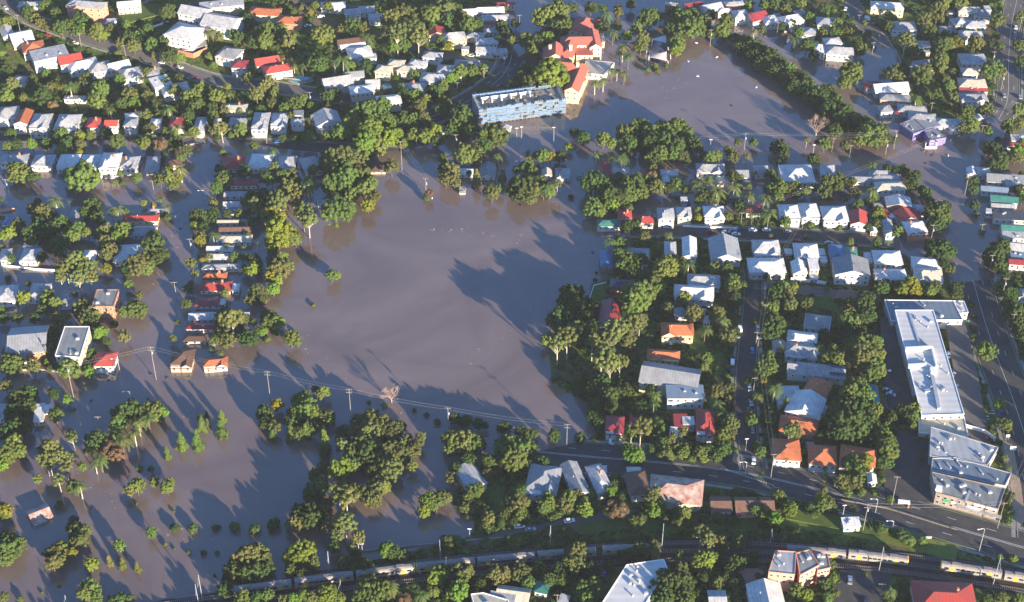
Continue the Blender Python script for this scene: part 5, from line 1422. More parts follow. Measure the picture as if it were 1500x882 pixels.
TD = '''
T 0 0
50 150 100 b;90 165 60 d;200 90 120 d;250 130 90 o;290 170 90 o;175 70 70 b;330 45 100 b;350 40 80 b;400 100 100 d;395 160 90 b;440 200 150 d;500 190 120 d;590 140 140 d;560 220 110 d;610 200 110 b;700 230 130 b;740 250 110 b;800 200 80 o;690 190 80 y;330 195 80 o;905 180 80 b;1180 110 60 b;1200 90 130 d;1240 70 90 b;1360 120 90 b;930 270 120 d;870 310 100 o;960 330 120 o;1020 300 110 d;1090 320 120 b;1170 300 100 d;1220 400 160 D;1290 420 100 b;850 380 70 s;45 690 130 b;40 500 120 d;170 700 80 b;310 690 160 d;320 740 170 b;380 760 110 r;90 600 110 o;235 560 90 d;500 610 130 p;590 610 150 o;620 560 110 d;720 640 180 B;770 590 160 B;700 720 160 b;790 780 90 p;860 570 100 b;880 560 70 o;1020 560 110 p;1060 520 90 o;930 680 140 o;960 740 110 b;1060 690 110 o;1040 830 110 o;880 740 110 d;1130 730 110 p;1210 770 130 p;1250 650 110 o;1290 560 90 d;1370 700 190 B;1440 650 130 b;1420 760 150 D;1190 590 90 d;1350 830 110 d;600 850 70 p;430 600 100 y;370 620 90 o;740 690 130 b;330 530 80 b;1150 820 100 d;1290 780 100 d;820 460 50 s;420 470 60 s;10 380 80 s;60 330 60 d;1060 200 80 b;980 260 90 b;1100 400 60 o
T 300 0
430 290 170 b;530 220 160 B;350 300 130 d;450 210 150 b;610 300 140 o;400 240 130 d;310 130 110 d;280 100 70 y;840 250 210 B;880 300 160 d;980 210 90 o;1060 190 130 d;1130 190 110 o;1330 150 180 G;1380 230 170 G;1300 260 120 o;1420 100 150 o;1180 260 110 p;820 460 180 D;780 430 120 d;990 420 150 p;930 440 90 p;1050 470 90 b;1160 470 110 d;700 470 80 p;640 470 70 p;350 510 90 o;310 560 110 b;460 610 170 O;500 660 110 b;370 680 130 o;80 700 140 b;170 660 90 p;50 780 110 d;20 720 90 b;160 620 60 y;650 740 120 d;700 720 110 b;760 760 80 b;880 690 150 d;950 680 110 d;830 640 100 s;1180 800 220 B;1280 760 150 b;1060 850 130 b;1440 680 110 d;1400 640 90 b;50 220 100 p;20 230 80 p;110 270 80 o;200 250 90 d;790 40 70 b;880 50 90 b;760 90 60 y;1290 60 90 b;1340 40 100 d;1240 40 80 d;690 60 50 o;640 90 60 b;1360 330 120 b;1430 330 110 b;320 800 60 p;250 800 70 o;140 800 90 o;50 830 110 d;1100 240 100 b;1190 330 80 b;1370 560 60 d;550 430 60 b;620 840 80 o;570 780 110 b;400 780 90 d;480 740 100 o;740 850 70 p;900 760 90 d;1000 760 90 o;1300 860 150 b;1420 860 130 d;40 400 90 s;60 470 80 s;250 270 100 d
T 600 0
150 110 170 b;60 90 130 b;250 60 180 o;280 140 120 d;330 60 110 d;60 250 170 G;40 190 150 o;90 300 110 o;420 170 150 b;380 110 100 o;490 170 90 d;660 190 110 d;700 240 120 d;760 170 80 d;730 300 110 b;640 290 80 d;1060 90 230 B;960 130 180 B;1120 180 130 b;1060 200 150 D;900 330 180 B;840 290 130 b;980 280 140 b;880 380 120 b;1020 540 310 Y;1090 600 190 Y;300 560 110 b;360 520 130 b;450 510 110 b;530 500 90 b;240 610 110 b;180 660 120 d;120 720 100 b;60 780 130 o;100 850 120 o;370 830 190 D;240 780 130 d;350 770 60 y;270 750 90 o;150 640 80 o;40 680 110 b;280 330 90 y;230 290 80 b;310 430 50 s;510 660 90 b;580 640 70 b;730 580 60 b;680 620 60 o;790 560 110 d;830 510 120 d;860 600 130 d;1410 100 110 p;1460 230 90 p;1380 60 90 d;1300 60 110 d;1390 200 120 d;1330 590 90 p;1390 570 90 p;1450 500 90 p;1170 60 90 d;160 200 90 d;380 770 50 o;30 540 90 b;60 560 60 b;500 830 60 d;620 400 60 s;550 380 70 s;650 110 60 o;690 60 60 o;20 860 120 b
T 900 0
30 90 90 o;250 130 170 B;120 30 90 d;330 120 100 b;480 140 200 B;430 90 120 d;560 200 220 B;390 210 120 d;640 160 130 d;690 110 100 d;800 150 130 b;770 230 150 b;700 250 90 b;450 310 160 B;440 360 110 b;400 250 90 d;160 210 110 b;90 260 100 b;190 330 120 b;210 270 120 o;60 330 110 p;100 400 100 p;40 380 80 p;20 500 80 p;70 520 90 p;290 470 70 s;240 500 60 s;370 470 60 t;310 510 50 s;850 270 90 d;940 290 110 b;1000 320 130 d;1060 370 130 d;1130 410 150 d;1180 450 150 D;1130 500 110 d;1260 510 150 b;1330 560 150 D;1380 620 160 d;1290 630 120 d;1420 700 170 d;1460 660 90 b;1350 540 110 b;1210 200 90 d;1280 170 70 d;1320 240 110 b;1300 280 90 p;1380 330 130 d;1430 400 100 d;1180 230 60 o;1000 220 70 p;1060 220 80 o;1230 60 100 o;1080 30 100 b;1150 30 120 d;1330 20 110 b;1400 120 90 b;1440 200 90 s;940 50 90 s;20 190 80 b;30 60 80 o;890 60 60 s;970 30 90 s;560 100 110 b;640 230 90 b
T 1200 0
40 60 100 d;130 170 110 b;60 110 80 s;210 230 90 o;170 240 70 b;300 350 100 b;270 290 90 d;350 250 80 d;110 230 90 b;30 240 90 b;340 90 60 b;850 90 160 o;760 140 120 g;800 220 110 d;620 290 150 G;590 320 120 o;680 340 100 o;990 300 110 y;1000 200 60 d;880 330 150 d;930 320 110 b;1120 310 140 o;1280 150 130 o;1300 60 60 b;1010 30 130 b;900 20 130 b;830 20 90 b;860 470 170 b;880 430 120 b;740 540 180 d;550 530 170 o;600 510 130 d;240 520 190 B;180 600 140 B;230 490 130 b;1240 500 170 B;1300 520 120 o;790 660 70 p;840 680 110 b;930 620 110 b;960 700 110 o;700 700 110 p;1060 800 140 b;1000 790 100 d;1210 780 130 o;1170 790 90 b;1430 790 110 b;1440 130 90 b;1440 330 110 b;1460 430 90 o;1430 450 80 d;1240 310 90 d;1300 340 80 b;430 150 80 b;500 190 90 d;700 220 60 b;500 100 80 s;1270 260 80 d;900 250 80 d;1220 430 70 p;960 510 70 o;900 560 90 d;650 630 60 d;330 160 60 s;390 340 50 t;740 400 60 d;60 650 130 D;110 720 150 D;180 800 150 D;60 780 140 d;20 700 120 d;250 850 130 D;150 860 130 d
T 0 170
55 220 90 b;80 130 90 b;120 205 100 d;230 200 100 b;330 200 110 d;60 120 80 s;400 170 90 d;450 130 110 b;470 200 110 d;440 240 90 y;490 170 90 d;565 150 100 y;580 200 100 o;650 140 90 b;845 190 130 d;760 130 110 d;1040 200 120 b;1070 90 110 o;1150 210 130 r;1060 160 90 b;1260 190 130 D;1330 250 110 o;1230 250 60 b;1390 120 110 b;1270 80 130 p;1190 90 90 p;1240 130 110 d;1350 60 80 b;145 410 200 B;100 390 130 b;590 440 290 B;500 430 150 b;670 450 130 b;980 450 100 b;860 415 60 b;820 480 70 o;880 480 60 t;1150 460 120 o;1210 450 120 b;1290 370 110 p;1210 380 80 y;1285 440 80 y;1240 500 110 b;270 610 70 t;395 600 130 p;300 700 220 O;240 670 130 o;380 720 110 o;660 650 160 D;620 690 120 d;700 730 140 d;840 660 120 p;800 680 90 p;900 690 70 b;1030 625 60 y;1100 640 60 y;1150 590 90 p;1200 650 80 p;1170 700 60 s;1200 730 80 t;500 610 50 p;440 770 140 b;500 820 150 B;130 790 150 B;60 840 130 b;280 800 170 D;350 830 170 d;560 810 140 b;630 840 110 b;880 820 190 B;760 820 130 o;720 850 110 b;830 870 130 b;1100 860 130 d;1420 720 150 D;1460 790 110 d;1400 790 90 b;1440 860 90 b;10 730 60 y;570 260 70 y;700 390 60 s;10 600 50 d;1300 300 80 b;1180 280 60 d;10 860 110 b;200 840 130 d;980 160 60 s;240 440 110 d
T 300 170
120 90 130 g;60 110 90 o;260 100 120 b;90 160 60 d;320 20 60 p;350 215 90 b;490 240 90 p;130 265 60 b;100 380 80 d;130 450 150 D;80 520 120 d;280 400 120 d;480 460 110 b;500 370 110 g;440 440 120 d;560 440 130 b;620 420 110 o;600 520 160 O;680 540 130 o;730 440 90 p;750 480 110 p;780 390 100 y;650 480 120 b;740 530 90 g;980 120 160 B;1050 60 170 B;1180 100 250 Y;1290 60 220 Y;1340 150 200 Y;1150 200 220 Y;1240 220 170 b;1420 200 90 b;1010 30 130 b;960 330 260 O;1080 300 200 O;880 350 150 o;1000 450 250 B;1120 430 180 B;900 490 150 b;870 290 120 o;1150 530 160 b;1200 480 110 b;1060 560 120 b;1220 580 100 o;1170 640 110 y;940 680 240 B;1030 660 120 b;1340 370 130 o;1280 350 60 b;440 600 220 O;370 640 170 o;330 570 110 b;540 620 180 G;510 720 180 Y2;560 760 160 Y2;530 820 200 Y2;610 850 140 y;700 690 160 G;740 740 150 g;660 640 110 g;290 620 100 b;250 700 90 b;160 700 80 d;50 720 130 D;70 680 90 d;20 690 100 d;60 620 90 o;310 860 60 b;350 760 110 d;1160 280 80 b;740 20 50 p;420 330 50 d;310 380 110 d;40 740 90 b;650 340 50 d;60 850 90 p;230 100 90 b;190 140 60 b;560 160 80 d;650 170 90 d;750 160 120 b;860 150 90 b;1440 60 110 b;1350 40 120 B
T 600 170
30 130 110 b;110 150 130 b;180 130 140 y;200 180 110 d;20 60 100 b;300 90 140 D;380 60 170 B;340 120 150 b;450 120 150 d;600 140 230 B;550 110 170 b;640 180 150 D;530 210 130 d;390 280 190 B;460 300 140 b;490 260 110 o;630 285 80 p;245 310 90 b;290 400 170 O;260 450 140 o;320 460 130 o;240 370 90 b;480 460 100 k;670 430 70 k;600 480 60 p;590 550 130 o;640 520 80 b;550 540 80 o;850 280 60 c;830 370 120 b;880 400 110 b;960 290 130 b;1010 300 110 y;920 290 90 b;1080 290 110 D;1140 225 80 y;810 520 230 D;880 540 150 o;760 500 130 d;940 480 130 b;1000 540 130 b;1060 490 90 g;960 540 110 b;870 600 90 o;720 560 80 o;140 560 80 r;120 590 60 s;1180 120 90 d;1250 160 110 D;1240 130 80 b;1390 170 130 b;1450 200 90 b;1340 270 100 p;1450 270 90 p;1310 480 200 D;1370 500 140 d;1430 580 150 D;1320 660 150 B;1290 640 110 b;1370 690 110 b;1450 640 110 b;1160 580 50 t;770 390 80 d;430 410 60 d;870 340 60 b;160 70 70 d;1440 480 80 b;130 30 60 o
T 900 170
80 120 160 B;180 90 180 B;270 130 200 B;350 100 180 B;440 90 190 B;510 130 170 B;560 190 130 d;100 200 150 d;250 200 180 D;380 190 180 D;460 210 130 d;590 230 110 D;50 290 120 p;130 270 60 o;250 310 110 b;330 280 150 b;430 270 130 b;300 320 110 D;490 290 120 o;520 330 70 d;690 300 130 b;740 290 90 b;650 290 90 d;830 250 110 O;850 300 110 o;890 190 70 b;1000 190 80 b;950 290 60 g;1185 230 150 D;1220 270 90 d;1380 170 60 g;1460 190 60 o;1430 310 110 d;1180 340 60 d;270 370 100 o;30 440 110 o;130 500 190 D;100 560 170 B;60 600 120 b;200 560 110 b;250 470 130 o;310 510 130 o;270 430 110 r;440 490 110 b;400 520 100 d;520 530 80 o;610 470 130 p;670 450 120 p;640 500 110 p;740 530 130 p;860 500 130 p;850 430 110 d;900 450 70 d;970 560 100 p;1080 580 110 p;1120 420 100 b;1150 470 110 d;1120 510 100 b;1190 520 110 b;1170 590 90 b;960 500 70 o;1260 520 90 o;1370 540 90 b;1300 500 80 b;1240 500 60 d;1450 520 70 o;600 610 70 b;600 680 70 b;640 570 120 d;720 590 120 D;780 600 110 d;870 620 90 b;900 660 110 d;820 720 80 b;990 700 80 p;1110 690 120 p;1080 710 80 b;600 730 60 y;1230 760 90 b;1410 780 70 s;110 640 60 p;20 690 60 b;90 800 110 d;140 790 110 d;215 860 100 o;390 850 70 p;1010 400 60 p;500 440 60 p;560 480 60 o;460 590 50 t;1170 660 70 b;30 780 70 t;1310 560 70 d
T 1200 170
40 200 110 b;180 210 90 b;370 130 220 B;300 170 120 b;430 180 130 b;540 180 70 d;250 80 150 D;330 60 140 D;180 60 150 D;120 110 130 d;90 50 130 D;230 130 110 d;60 470 130 b;30 540 130 o;130 500 100 d;140 450 110 b;200 490 90 y;240 470 70 o;270 560 90 o;380 345 80 p;380 530 100 p;390 590 80 b;490 380 90 D;560 390 100 D;640 420 110 D;680 450 110 D;610 380 80 d;660 500 90 d;770 560 100 D;740 530 80 d;790 610 80 d;700 420 70 d;850 700 190 D;820 660 140 D;900 660 110 d;840 780 130 D;920 740 80 d;430 690 90 y;390 720 70 b;410 770 80 b;460 740 60 b;350 800 60 d;560 830 90 b;280 780 50 y;150 790 60 s;350 620 80 b;280 640 80 b;1090 70 150 b;1030 90 100 b;1240 240 150 D;1220 270 110 d;1300 330 150 D;1250 340 100 d;1430 260 150 b;1410 300 110 o;1350 70 110 b;1430 60 110 b;1380 110 90 o;1450 420 60 d;1110 470 90 D;1110 530 90 d;1120 640 80 d;1130 700 60 t;1170 830 60 s;1430 530 90 d;1460 600 80 d;1440 570 70 b;70 590 60 s;180 600 50 o;1210 110 90 b;1280 170 60 d;1460 190 80 b;530 660 50 b;240 770 60 s;590 760 40 s;1340 260 60 d
T 0 340
30 30 150 B;160 30 180 D;230 60 170 d;520 30 130 b;560 70 130 B;850 30 220 B;760 80 150 o;800 130 170 O;760 170 120 o;420 100 190 D;360 150 190 D;480 150 200 D;300 180 100 d;550 220 200 G;470 260 190 G;620 260 180 G;560 320 170 G;430 320 130 G;650 330 130 g;760 265 100 y;1100 100 220 D;1140 170 170 D;1000 230 230 O;940 260 170 D;1060 260 130 b;1060 70 130 d;80 190 80 d;920 370 100 b;1000 455 70 b;980 560 200 B;930 600 160 b;890 570 110 b;970 520 90 b;890 745 130 o;820 660 80 d;720 720 140 b;700 680 110 o;640 600 190 O;580 540 150 o;660 640 120 d;340 480 150 b;400 510 130 b;350 440 100 b;170 470 130 b;160 440 100 b;120 620 120 o;250 620 110 d;300 560 110 d;410 630 140 O;380 700 110 o;10 560 90 b;20 620 100 b;350 790 130 D;380 740 110 d;340 840 120 o;660 860 90 b;1370 230 110 g;1400 300 80 g;1370 370 60 d;1350 410 100 d;1340 520 100 D;1240 770 80 o;1270 640 50 t;1460 190 80 y;1430 50 80 y;200 370 60 d;10 110 60 b;60 330 60 t;700 220 60 g;60 860 130 B;540 450 60 g;560 600 80 d;480 610 70 y;770 790 80 d;260 850 60 s
T 200 340
460 60 110 y;420 40 50 d;520 180 80 g;460 190 60 y;650 90 60 p;590 20 50 p;700 180 110 b;760 180 90 o;830 190 110 D;870 220 100 d;770 100 60 p;860 80 60 p;830 270 130 b;780 270 90 d;880 260 90 b;1020 50 190 Y2;960 90 120 y;1140 50 110 b;1100 20 130 Y2;980 120 80 y;1070 240 130 O;1020 270 170 O;970 240 110 b;960 330 120 y;1010 350 90 b;980 410 120 Y;870 430 170 O;810 490 120 o;910 490 110 O;850 400 120 o;640 440 80 b;610 160 50 o;400 420 100 d;370 520 100 D;640 570 110 G;680 620 200 G;620 640 170 O;700 680 200 G;590 740 150 O;650 770 190 O;560 780 110 g;740 630 160 O;800 760 190 D;840 720 130 D;760 800 160 D;900 710 110 Y;960 640 190 D;1010 650 120 b;920 600 110 b;840 650 70 b;1400 315 110 b;1440 310 70 y;1270 525 40 s;1110 760 130 b;1080 790 110 b;1150 790 80 b;1130 710 40 s;1120 720 60 s;940 770 60 s;600 860 70 p;1000 730 70 t;540 850 60 d;1050 180 90 b
T 780 330
560 110 100 p;630 130 110 b;620 210 110 b;680 240 140 B;650 200 100 b;640 290 110 b;780 250 110 D;720 320 110 d;800 80 120 o;970 60 60 p;890 160 60 y;900 210 60 d;960 300 190 B;900 330 110 b;1010 260 100 b;1120 270 110 p;1070 270 80 o;1310 300 110 o;1400 310 100 d;880 420 110 o;910 460 110 b;760 510 250 B;700 500 170 B;830 490 150 b;720 560 150 b;980 590 110 o;950 560 110 b;1090 530 120 b;1160 640 150 O;1120 610 90 b;1240 740 110 p;1300 620 80 o;1370 680 110 p;1340 620 90 b;280 500 170 D;250 560 170 D;220 630 180 D;180 690 170 d;300 600 150 O;380 560 110 d;350 650 110 d;410 640 70 y;310 770 190 O;370 790 130 O;250 800 170 G;180 840 170 G;280 680 150 D;100 820 100 b;590 740 180 G;640 770 190 G;720 700 170 G;560 800 150 G;770 680 130 G;800 650 110 o;490 830 150 o;430 840 130 g;670 820 150 o;680 650 80 d;430 720 110 D;460 570 80 d;500 680 60 d;450 390 40 t;460 340 30 t;1440 430 130 b;1430 490 110 o;1400 800 130 o;1460 770 90 d;1410 840 90 b;850 600 60 s;870 240 60 d;1430 380 90 b;820 560 60 s
T 980 320
450 430 120 b;490 440 90 b;440 480 110 O;490 490 90 o;540 480 80 b;470 580 120 D;490 610 110 b;340 700 110 o;390 740 110 b;800 490 120 b;770 540 150 D;760 600 120 D;870 520 90 g;900 490 70 y;850 580 110 o;870 620 110 o;680 640 100 o;740 650 120 b;750 740 170 D;740 800 170 D;700 720 110 d;990 610 110 d;1300 610 110 b;1280 680 130 O;1260 730 130 b;1330 740 110 b;1300 790 110 D;1420 570 130 D;1400 640 150 D;1440 700 120 d;1350 640 90 b;1130 510 50 y;1040 440 40 s;1080 440 40 s;1300 165 70 b;990 140 50 o;730 125 40 o;320 350 90 o;420 380 110 D;1380 800 90 D;430 860 90 b;20 650 60 b;620 740 60 s;850 400 50 s;700 420 60 d
T 1200 340
215 70 70 b;415 75 80 b;870 130 200 D;820 110 130 D;930 140 130 D;870 180 120 D;900 240 100 D;940 270 80 o;570 380 80 y;590 410 110 y;660 380 130 y;690 420 110 y;740 400 70 b;830 400 110 b;790 430 110 b;450 400 120 d;500 380 90 d;980 400 110 D;980 460 100 d;1000 440 90 b;390 360 50 d;1200 850 150 B;1250 170 150 D;1280 200 130 D;1290 250 120 d;1220 230 90 d;1320 100 120 d;1260 110 90 d;1290 400 100 b;1340 430 110 d;1400 440 100 D;1360 520 130 D;1420 590 150 d;1440 660 130 D;1400 700 130 d;1350 600 90 d;1450 760 120 D;350 500 150 B;330 550 120 b;390 590 150 D;310 610 130 D;220 520 130 o;230 600 140 O;200 660 120 O;260 670 120 b;60 400 60 y;340 800 170 B;280 820 150 b;420 800 110 b;60 800 90 d;110 850 110 b;30 730 90 d;130 770 90 s;1090 520 60 t;1110 600 60 t;1120 690 60 t;1340 320 80 d;1100 760 80 t
T 0 510
80 110 190 B;40 90 130 b;240 130 120 o;490 150 160 b;430 140 80 b;640 170 110 b;620 120 80 d;640 60 60 b;40 270 110 o;200 320 130 D;130 370 160 D;190 420 150 D;110 450 170 D;60 490 160 D;180 300 110 d;390 330 100 D;485 370 80 b;400 485 120 b;150 570 150 D;80 610 170 D;110 680 160 b;30 640 110 o;60 760 160 b;130 740 130 b;30 800 110 y;20 840 90 b;520 640 110 g;510 610 80 g;360 730 160 G;330 800 150 G;430 780 140 G;500 780 90 g;300 740 80 g;690 680 190 D;650 640 130 D;780 730 190 r2;840 770 130 r2;720 790 110 p;760 760 90 y;680 820 90 p;590 850 80 b;620 740 60 b;940 460 190 D;860 480 140 D;850 550 150 b;950 500 150 D;1020 480 150 b;1100 460 170 B;1160 460 110 b;990 530 110 p;1060 500 110 p;960 600 110 p;870 650 120 p;820 640 90 b;910 660 90 p;1300 680 110 c;1200 760 80 c;1420 670 110 c;1450 560 110 c;1440 500 60 b;360 840 90 g;470 850 110 g;350 150 60 d;1000 860 60 s;340 100 60 b;1085 870 60 d
T 300 520
120 450 90 c;120 540 110 c;20 500 60 c;15 440 50 c;520 360 110 Y2;490 390 100 b;550 370 110 b;700 330 180 B;720 390 200 B;640 420 120 b;780 430 150 B;870 450 140 O;900 470 80 b;430 430 140 D;440 490 120 D;500 520 120 o;490 590 80 c;615 570 100 c;725 570 90 c;860 620 110 c;850 550 80 c;860 700 110 t;860 790 120 t;790 250 60 b;850 270 110 b;1180 340 40 t;1290 360 50 t;960 600 70 b;990 640 100 g;990 550 110 D;1100 480 130 O;1200 480 200 O;1260 510 170 O;1180 560 220 O;1080 560 130 O;1120 650 190 D;1180 710 180 D;1080 710 170 D;1320 560 190 O;1380 530 150 O;1420 640 160 O;1330 680 200 O;1400 720 170 O;1280 760 180 O;1330 820 190 O;1200 840 110 D;980 820 160 b;930 840 110 b;1030 740 120 b;680 560 110 D;630 470 130 D;760 520 120 d;800 860 120 d;600 500 110 D;1460 590 70 o;1060 790 130 b;1150 780 110 D
T 600 560
330 420 190 B;400 420 190 O;460 440 170 B;380 480 190 B;300 470 120 b;700 480 220 B;780 470 210 B;850 490 170 O;650 520 170 B;750 550 210 B;860 460 120 b;320 260 90 D;410 280 100 D;500 300 90 d;680 330 100 D;830 370 100 D;890 370 90 d;1040 380 110 D;35 200 45 t;120 235 50 t;200 285 60 t;60 430 110 O;20 490 120 O;80 390 80 g;20 600 90 b;0 380 110 O;1340 160 130 D;1400 90 150 D;1320 240 120 D;1360 290 100 D;1440 160 130 D;1300 60 130 D;1250 20 120 D;1220 400 110 t;300 690 110 o;280 720 100 b;560 660 100 o;500 760 90 b;450 790 120 b;420 830 90 o;140 850 140 b;220 820 120 o;800 780 110 b;760 820 130 b;730 860 120 d;830 860 90 o;890 760 80 y;1000 830 110 b;1050 760 70 b;1140 830 130 b;1200 820 120 o;1440 780 110 Y;330 620 110 d;420 560 120 D;560 560 110 d;850 600 90 d;960 580 100 d;380 290 80 D;540 310 60 d;790 350 80 d;610 560 100 d
T 870 510
60 60 190 G;120 110 170 G;30 150 120 d;190 100 120 G;60 180 110 d;440 330 100 p;430 390 90 p;330 240 110 D;410 300 90 d;240 310 120 D;180 330 120 D;120 340 130 d;60 250 130 D;60 350 120 D;340 570 160 g;390 590 170 g;270 600 120 g;450 560 140 b;480 540 110 b;300 480 80 d;280 760 170 Y;320 790 110 b;240 740 110 b;450 660 90 d;800 80 110 b;790 140 90 b;900 310 140 O;960 300 130 O;860 370 90 p;890 400 100 p;980 370 80 o;920 500 120 b;980 540 150 O;970 600 130 O;930 620 110 b;560 640 100 g;640 600 100 g;520 740 100 o;600 720 100 b;680 720 110 b;640 750 110 b;760 750 120 b;830 740 110 b;930 720 130 d;880 780 90 d;500 690 110 b;700 790 90 s;560 780 90 s;800 790 90 s;1250 80 130 b;1200 120 90 b;1230 160 150 B;1290 150 90 b;1300 280 130 p;1230 240 80 y;1170 340 80 p;1120 470 90 b;1130 520 90 b;1270 500 110 o;1380 410 80 c;1400 590 120 g;1450 560 80 g;1170 700 70 b;1170 740 60 s;1300 790 70 b;1420 130 90 d;1110 230 80 d;20 20 120 D;180 640 60 p;1330 700 60 d;410 720 70 d;470 770 70 s;110 30 110 O
T 1100 490
140 170 110 b;120 280 130 y;70 300 90 b;160 370 120 p;60 460 60 p;230 90 60 p;320 240 130 D;280 250 110 b;500 120 90 b;510 180 90 b;560 160 110 b;620 180 120 b;680 150 130 O;720 90 120 b;780 90 150 D;870 90 140 B;820 150 190 O;890 150 150 B;800 210 150 O;900 230 140 b;860 280 130 b;930 270 100 b;650 420 90 o;760 400 190 B;700 440 170 b;820 440 150 b;770 350 110 D;640 560 190 D;740 540 200 D;820 600 170 D;600 620 170 D;700 640 220 D;780 680 190 D;640 700 180 D;850 560 110 D;950 740 160 B;980 800 170 B;900 700 120 b;1000 860 130 b;1090 540 130 D;1130 590 110 D;1180 540 110 b;1170 600 90 b;1190 480 80 b;1160 660 80 b;900 540 110 b;260 510 100 c;140 600 110 o;270 680 120 g;330 700 100 g;20 600 60 b;40 820 90 b;200 60 60 d;560 30 100 D;640 40 110 D;480 90 90 D;700 30 110 D;380 200 60 d;990 640 50 s;1190 750 50 s;10 450 60 b;380 850 60 b;560 560 70 d;520 720 90 D;480 740 70 d;1010 590 80 d;130 540 60 o
T 1200 590
180 120 190 D;230 440 170 B;190 470 130 b;330 420 130 y;280 480 140 b;260 560 130 o;220 600 90 o;380 520 50 b;480 420 120 B;480 330 130 B;520 300 110 b;700 270 60 b;700 120 70 b;40 470 50 p;40 550 50 b;500 690 60 b;530 690 50 s;10 700 110 b;100 750 60 b;240 760 60 o;1340 160 110 B;1290 20 110 b;1340 390 60 p;1360 460 60 p;1370 720 50 c;730 390 50 d;480 150 60 s;200 640 90 s;300 640 90 s;400 640 80 s
T 1200 702
160 30 120 o;270 30 110 b;210 10 100 b;240 220 70 o;60 170 110 o;20 190 100 b;100 200 70 b;590 400 130 s;540 380 100 s;640 440 120 s;480 370 80 s;1290 560 80 s;1390 570 90 s;90 610 80 b;100 710 80 b;40 750 100 b;60 850 90 b;120 820 60 b;510 800 100 p;500 850 90 d;1210 850 90 d;1310 850 110 b;1430 860 90 b;380 330 90 d;430 350 90 d;640 430 110 d;740 440 90 s;330 680 50 t;40 80 60 b
T 850 650
370 70 190 Y;220 340 110 b;260 470 170 r3;230 450 110 b;510 380 130 g;540 340 110 g;540 460 170 Y;580 440 90 b;750 500 110 b;700 520 90 d;870 640 130 g;920 700 130 g;1010 710 110 o;1150 680 130 o;1140 730 110 o;900 830 170 Y;850 830 120 b;530 740 110 o;500 790 110 D;540 790 110 o;360 720 60 D;720 800 90 b;20 780 110 O;30 460 110 b;50 490 90 b;20 400 90 b;250 280 80 d;260 240 80 d;1290 440 110 D;1330 510 110 b;1400 540 120 b;1430 380 110 b;1460 470 80 b;1300 60 90 b;330 560 40 s;1260 480 90 b;610 530 110 t;690 560 110 t;800 560 110 t;900 540 110 t;1000 540 120 t;1100 550 110 t;440 540 110 t;370 560 110 t;700 480 90 s;300 380 60 d
T 900 702
1260 210 130 Y;1220 210 90 b;1410 210 80 b;1440 250 80 b;750 740 90 o;450 560 90 o;480 630 100 O;400 750 230 D;470 740 190 D;330 780 200 D;420 820 220 D;500 850 170 D;350 860 180 D;640 600 190 Y;600 620 110 b;700 560 110 b;660 650 80 d;130 540 110 D;60 560 110 D;830 640 110 D;880 600 130 D;1000 560 90 D;780 520 110 d;1310 800 130 b;1370 830 120 b;1290 830 100 b;560 740 80 D;600 820 70 d;800 700 90 D;860 740 80 D;640 700 100 D;180 500 110 d;1040 700 60 d;1150 690 50 D
T 600 702
150 200 190 B;190 170 130 b;260 130 110 o;100 230 110 b;460 80 120 b;420 110 110 o;400 200 100 O;440 160 90 d;570 280 110 o;540 320 90 o;590 270 90 g;790 100 120 b;770 180 150 o;830 170 110 b;800 240 110 b;960 190 120 b;940 220 90 b;1010 180 90 b;1130 180 130 o;1150 130 100 o;1220 150 110 g;1270 220 90 b;1300 100 90 b;1430 170 130 d;1440 220 110 b;280 450 150 t;330 440 110 s;200 700 170 Y;160 720 110 y;240 660 110 b;380 660 160 o;420 660 90 o;350 800 170 Y;370 750 130 b;300 820 110 b;500 760 110 D;480 840 110 D;640 680 170 O;610 710 120 b;800 670 160 O;780 700 110 b;850 740 110 b;920 640 110 D;960 660 90 D;1190 520 170 O;1240 560 190 O;1180 600 190 O;1230 640 160 O;1120 600 130 D;1290 640 110 D;1080 650 130 D;1240 790 130 b;1330 760 130 b;1360 820 110 b;1270 850 130 b;180 810 80 b;90 830 110 p;60 860 80 d;1420 620 90 D;1000 720 110 D;700 740 60 d;560 700 80 D;1100 720 110 D;690 250 90 D;710 190 90 D;660 310 60 d;750 300 70 d;860 290 70 d;520 230 60 d
T 300 702
770 100 170 D;720 120 160 D;830 60 160 b;960 90 150 g;1010 130 170 g;1060 90 130 O;1000 40 110 O;1150 100 150 b;1230 60 170 O;1210 140 150 O;1290 50 110 b;900 170 110 O;760 270 190 D;700 300 190 O;780 330 190 O;640 320 140 O;850 240 150 O;680 240 150 D;1010 320 180 G;1060 370 170 G;1100 420 120 G;950 400 110 g;980 280 110 g;880 330 120 o;80 350 75 t;220 340 95 s;355 355 115 t;490 325 125 t;90 530 45 t;70 690 30 t;5 530 30 t;300 560 190 O;370 540 180 O;430 580 120 O;260 610 170 D;200 660 150 D;330 680 170 D;430 650 150 D;220 590 110 O;700 520 230 Y;760 560 190 Y;640 540 150 b;780 600 110 b;600 560 110 b;930 490 100 d;1050 500 90 o;1090 540 80 d;620 650 110 D;700 680 110 D;1300 510 130 b;1350 530 120 D;1410 540 110 D;1000 600 120 D;1100 600 110 D;1160 620 110 D;380 850 130 b;450 840 120 b;270 860 130 b;640 860 110 b;720 840 130 b;760 860 100 o;880 820 170 Y;960 850 110 b;1170 770 190 B;1140 830 170 B;1260 800 190 B;1220 860 170 B;1330 760 130 p;1330 820 130 o;1430 870 110 r;560 860 90 o;1080 640 90 D;830 820 90 b;160 720 90 D;150 790 130 D
T 0 702
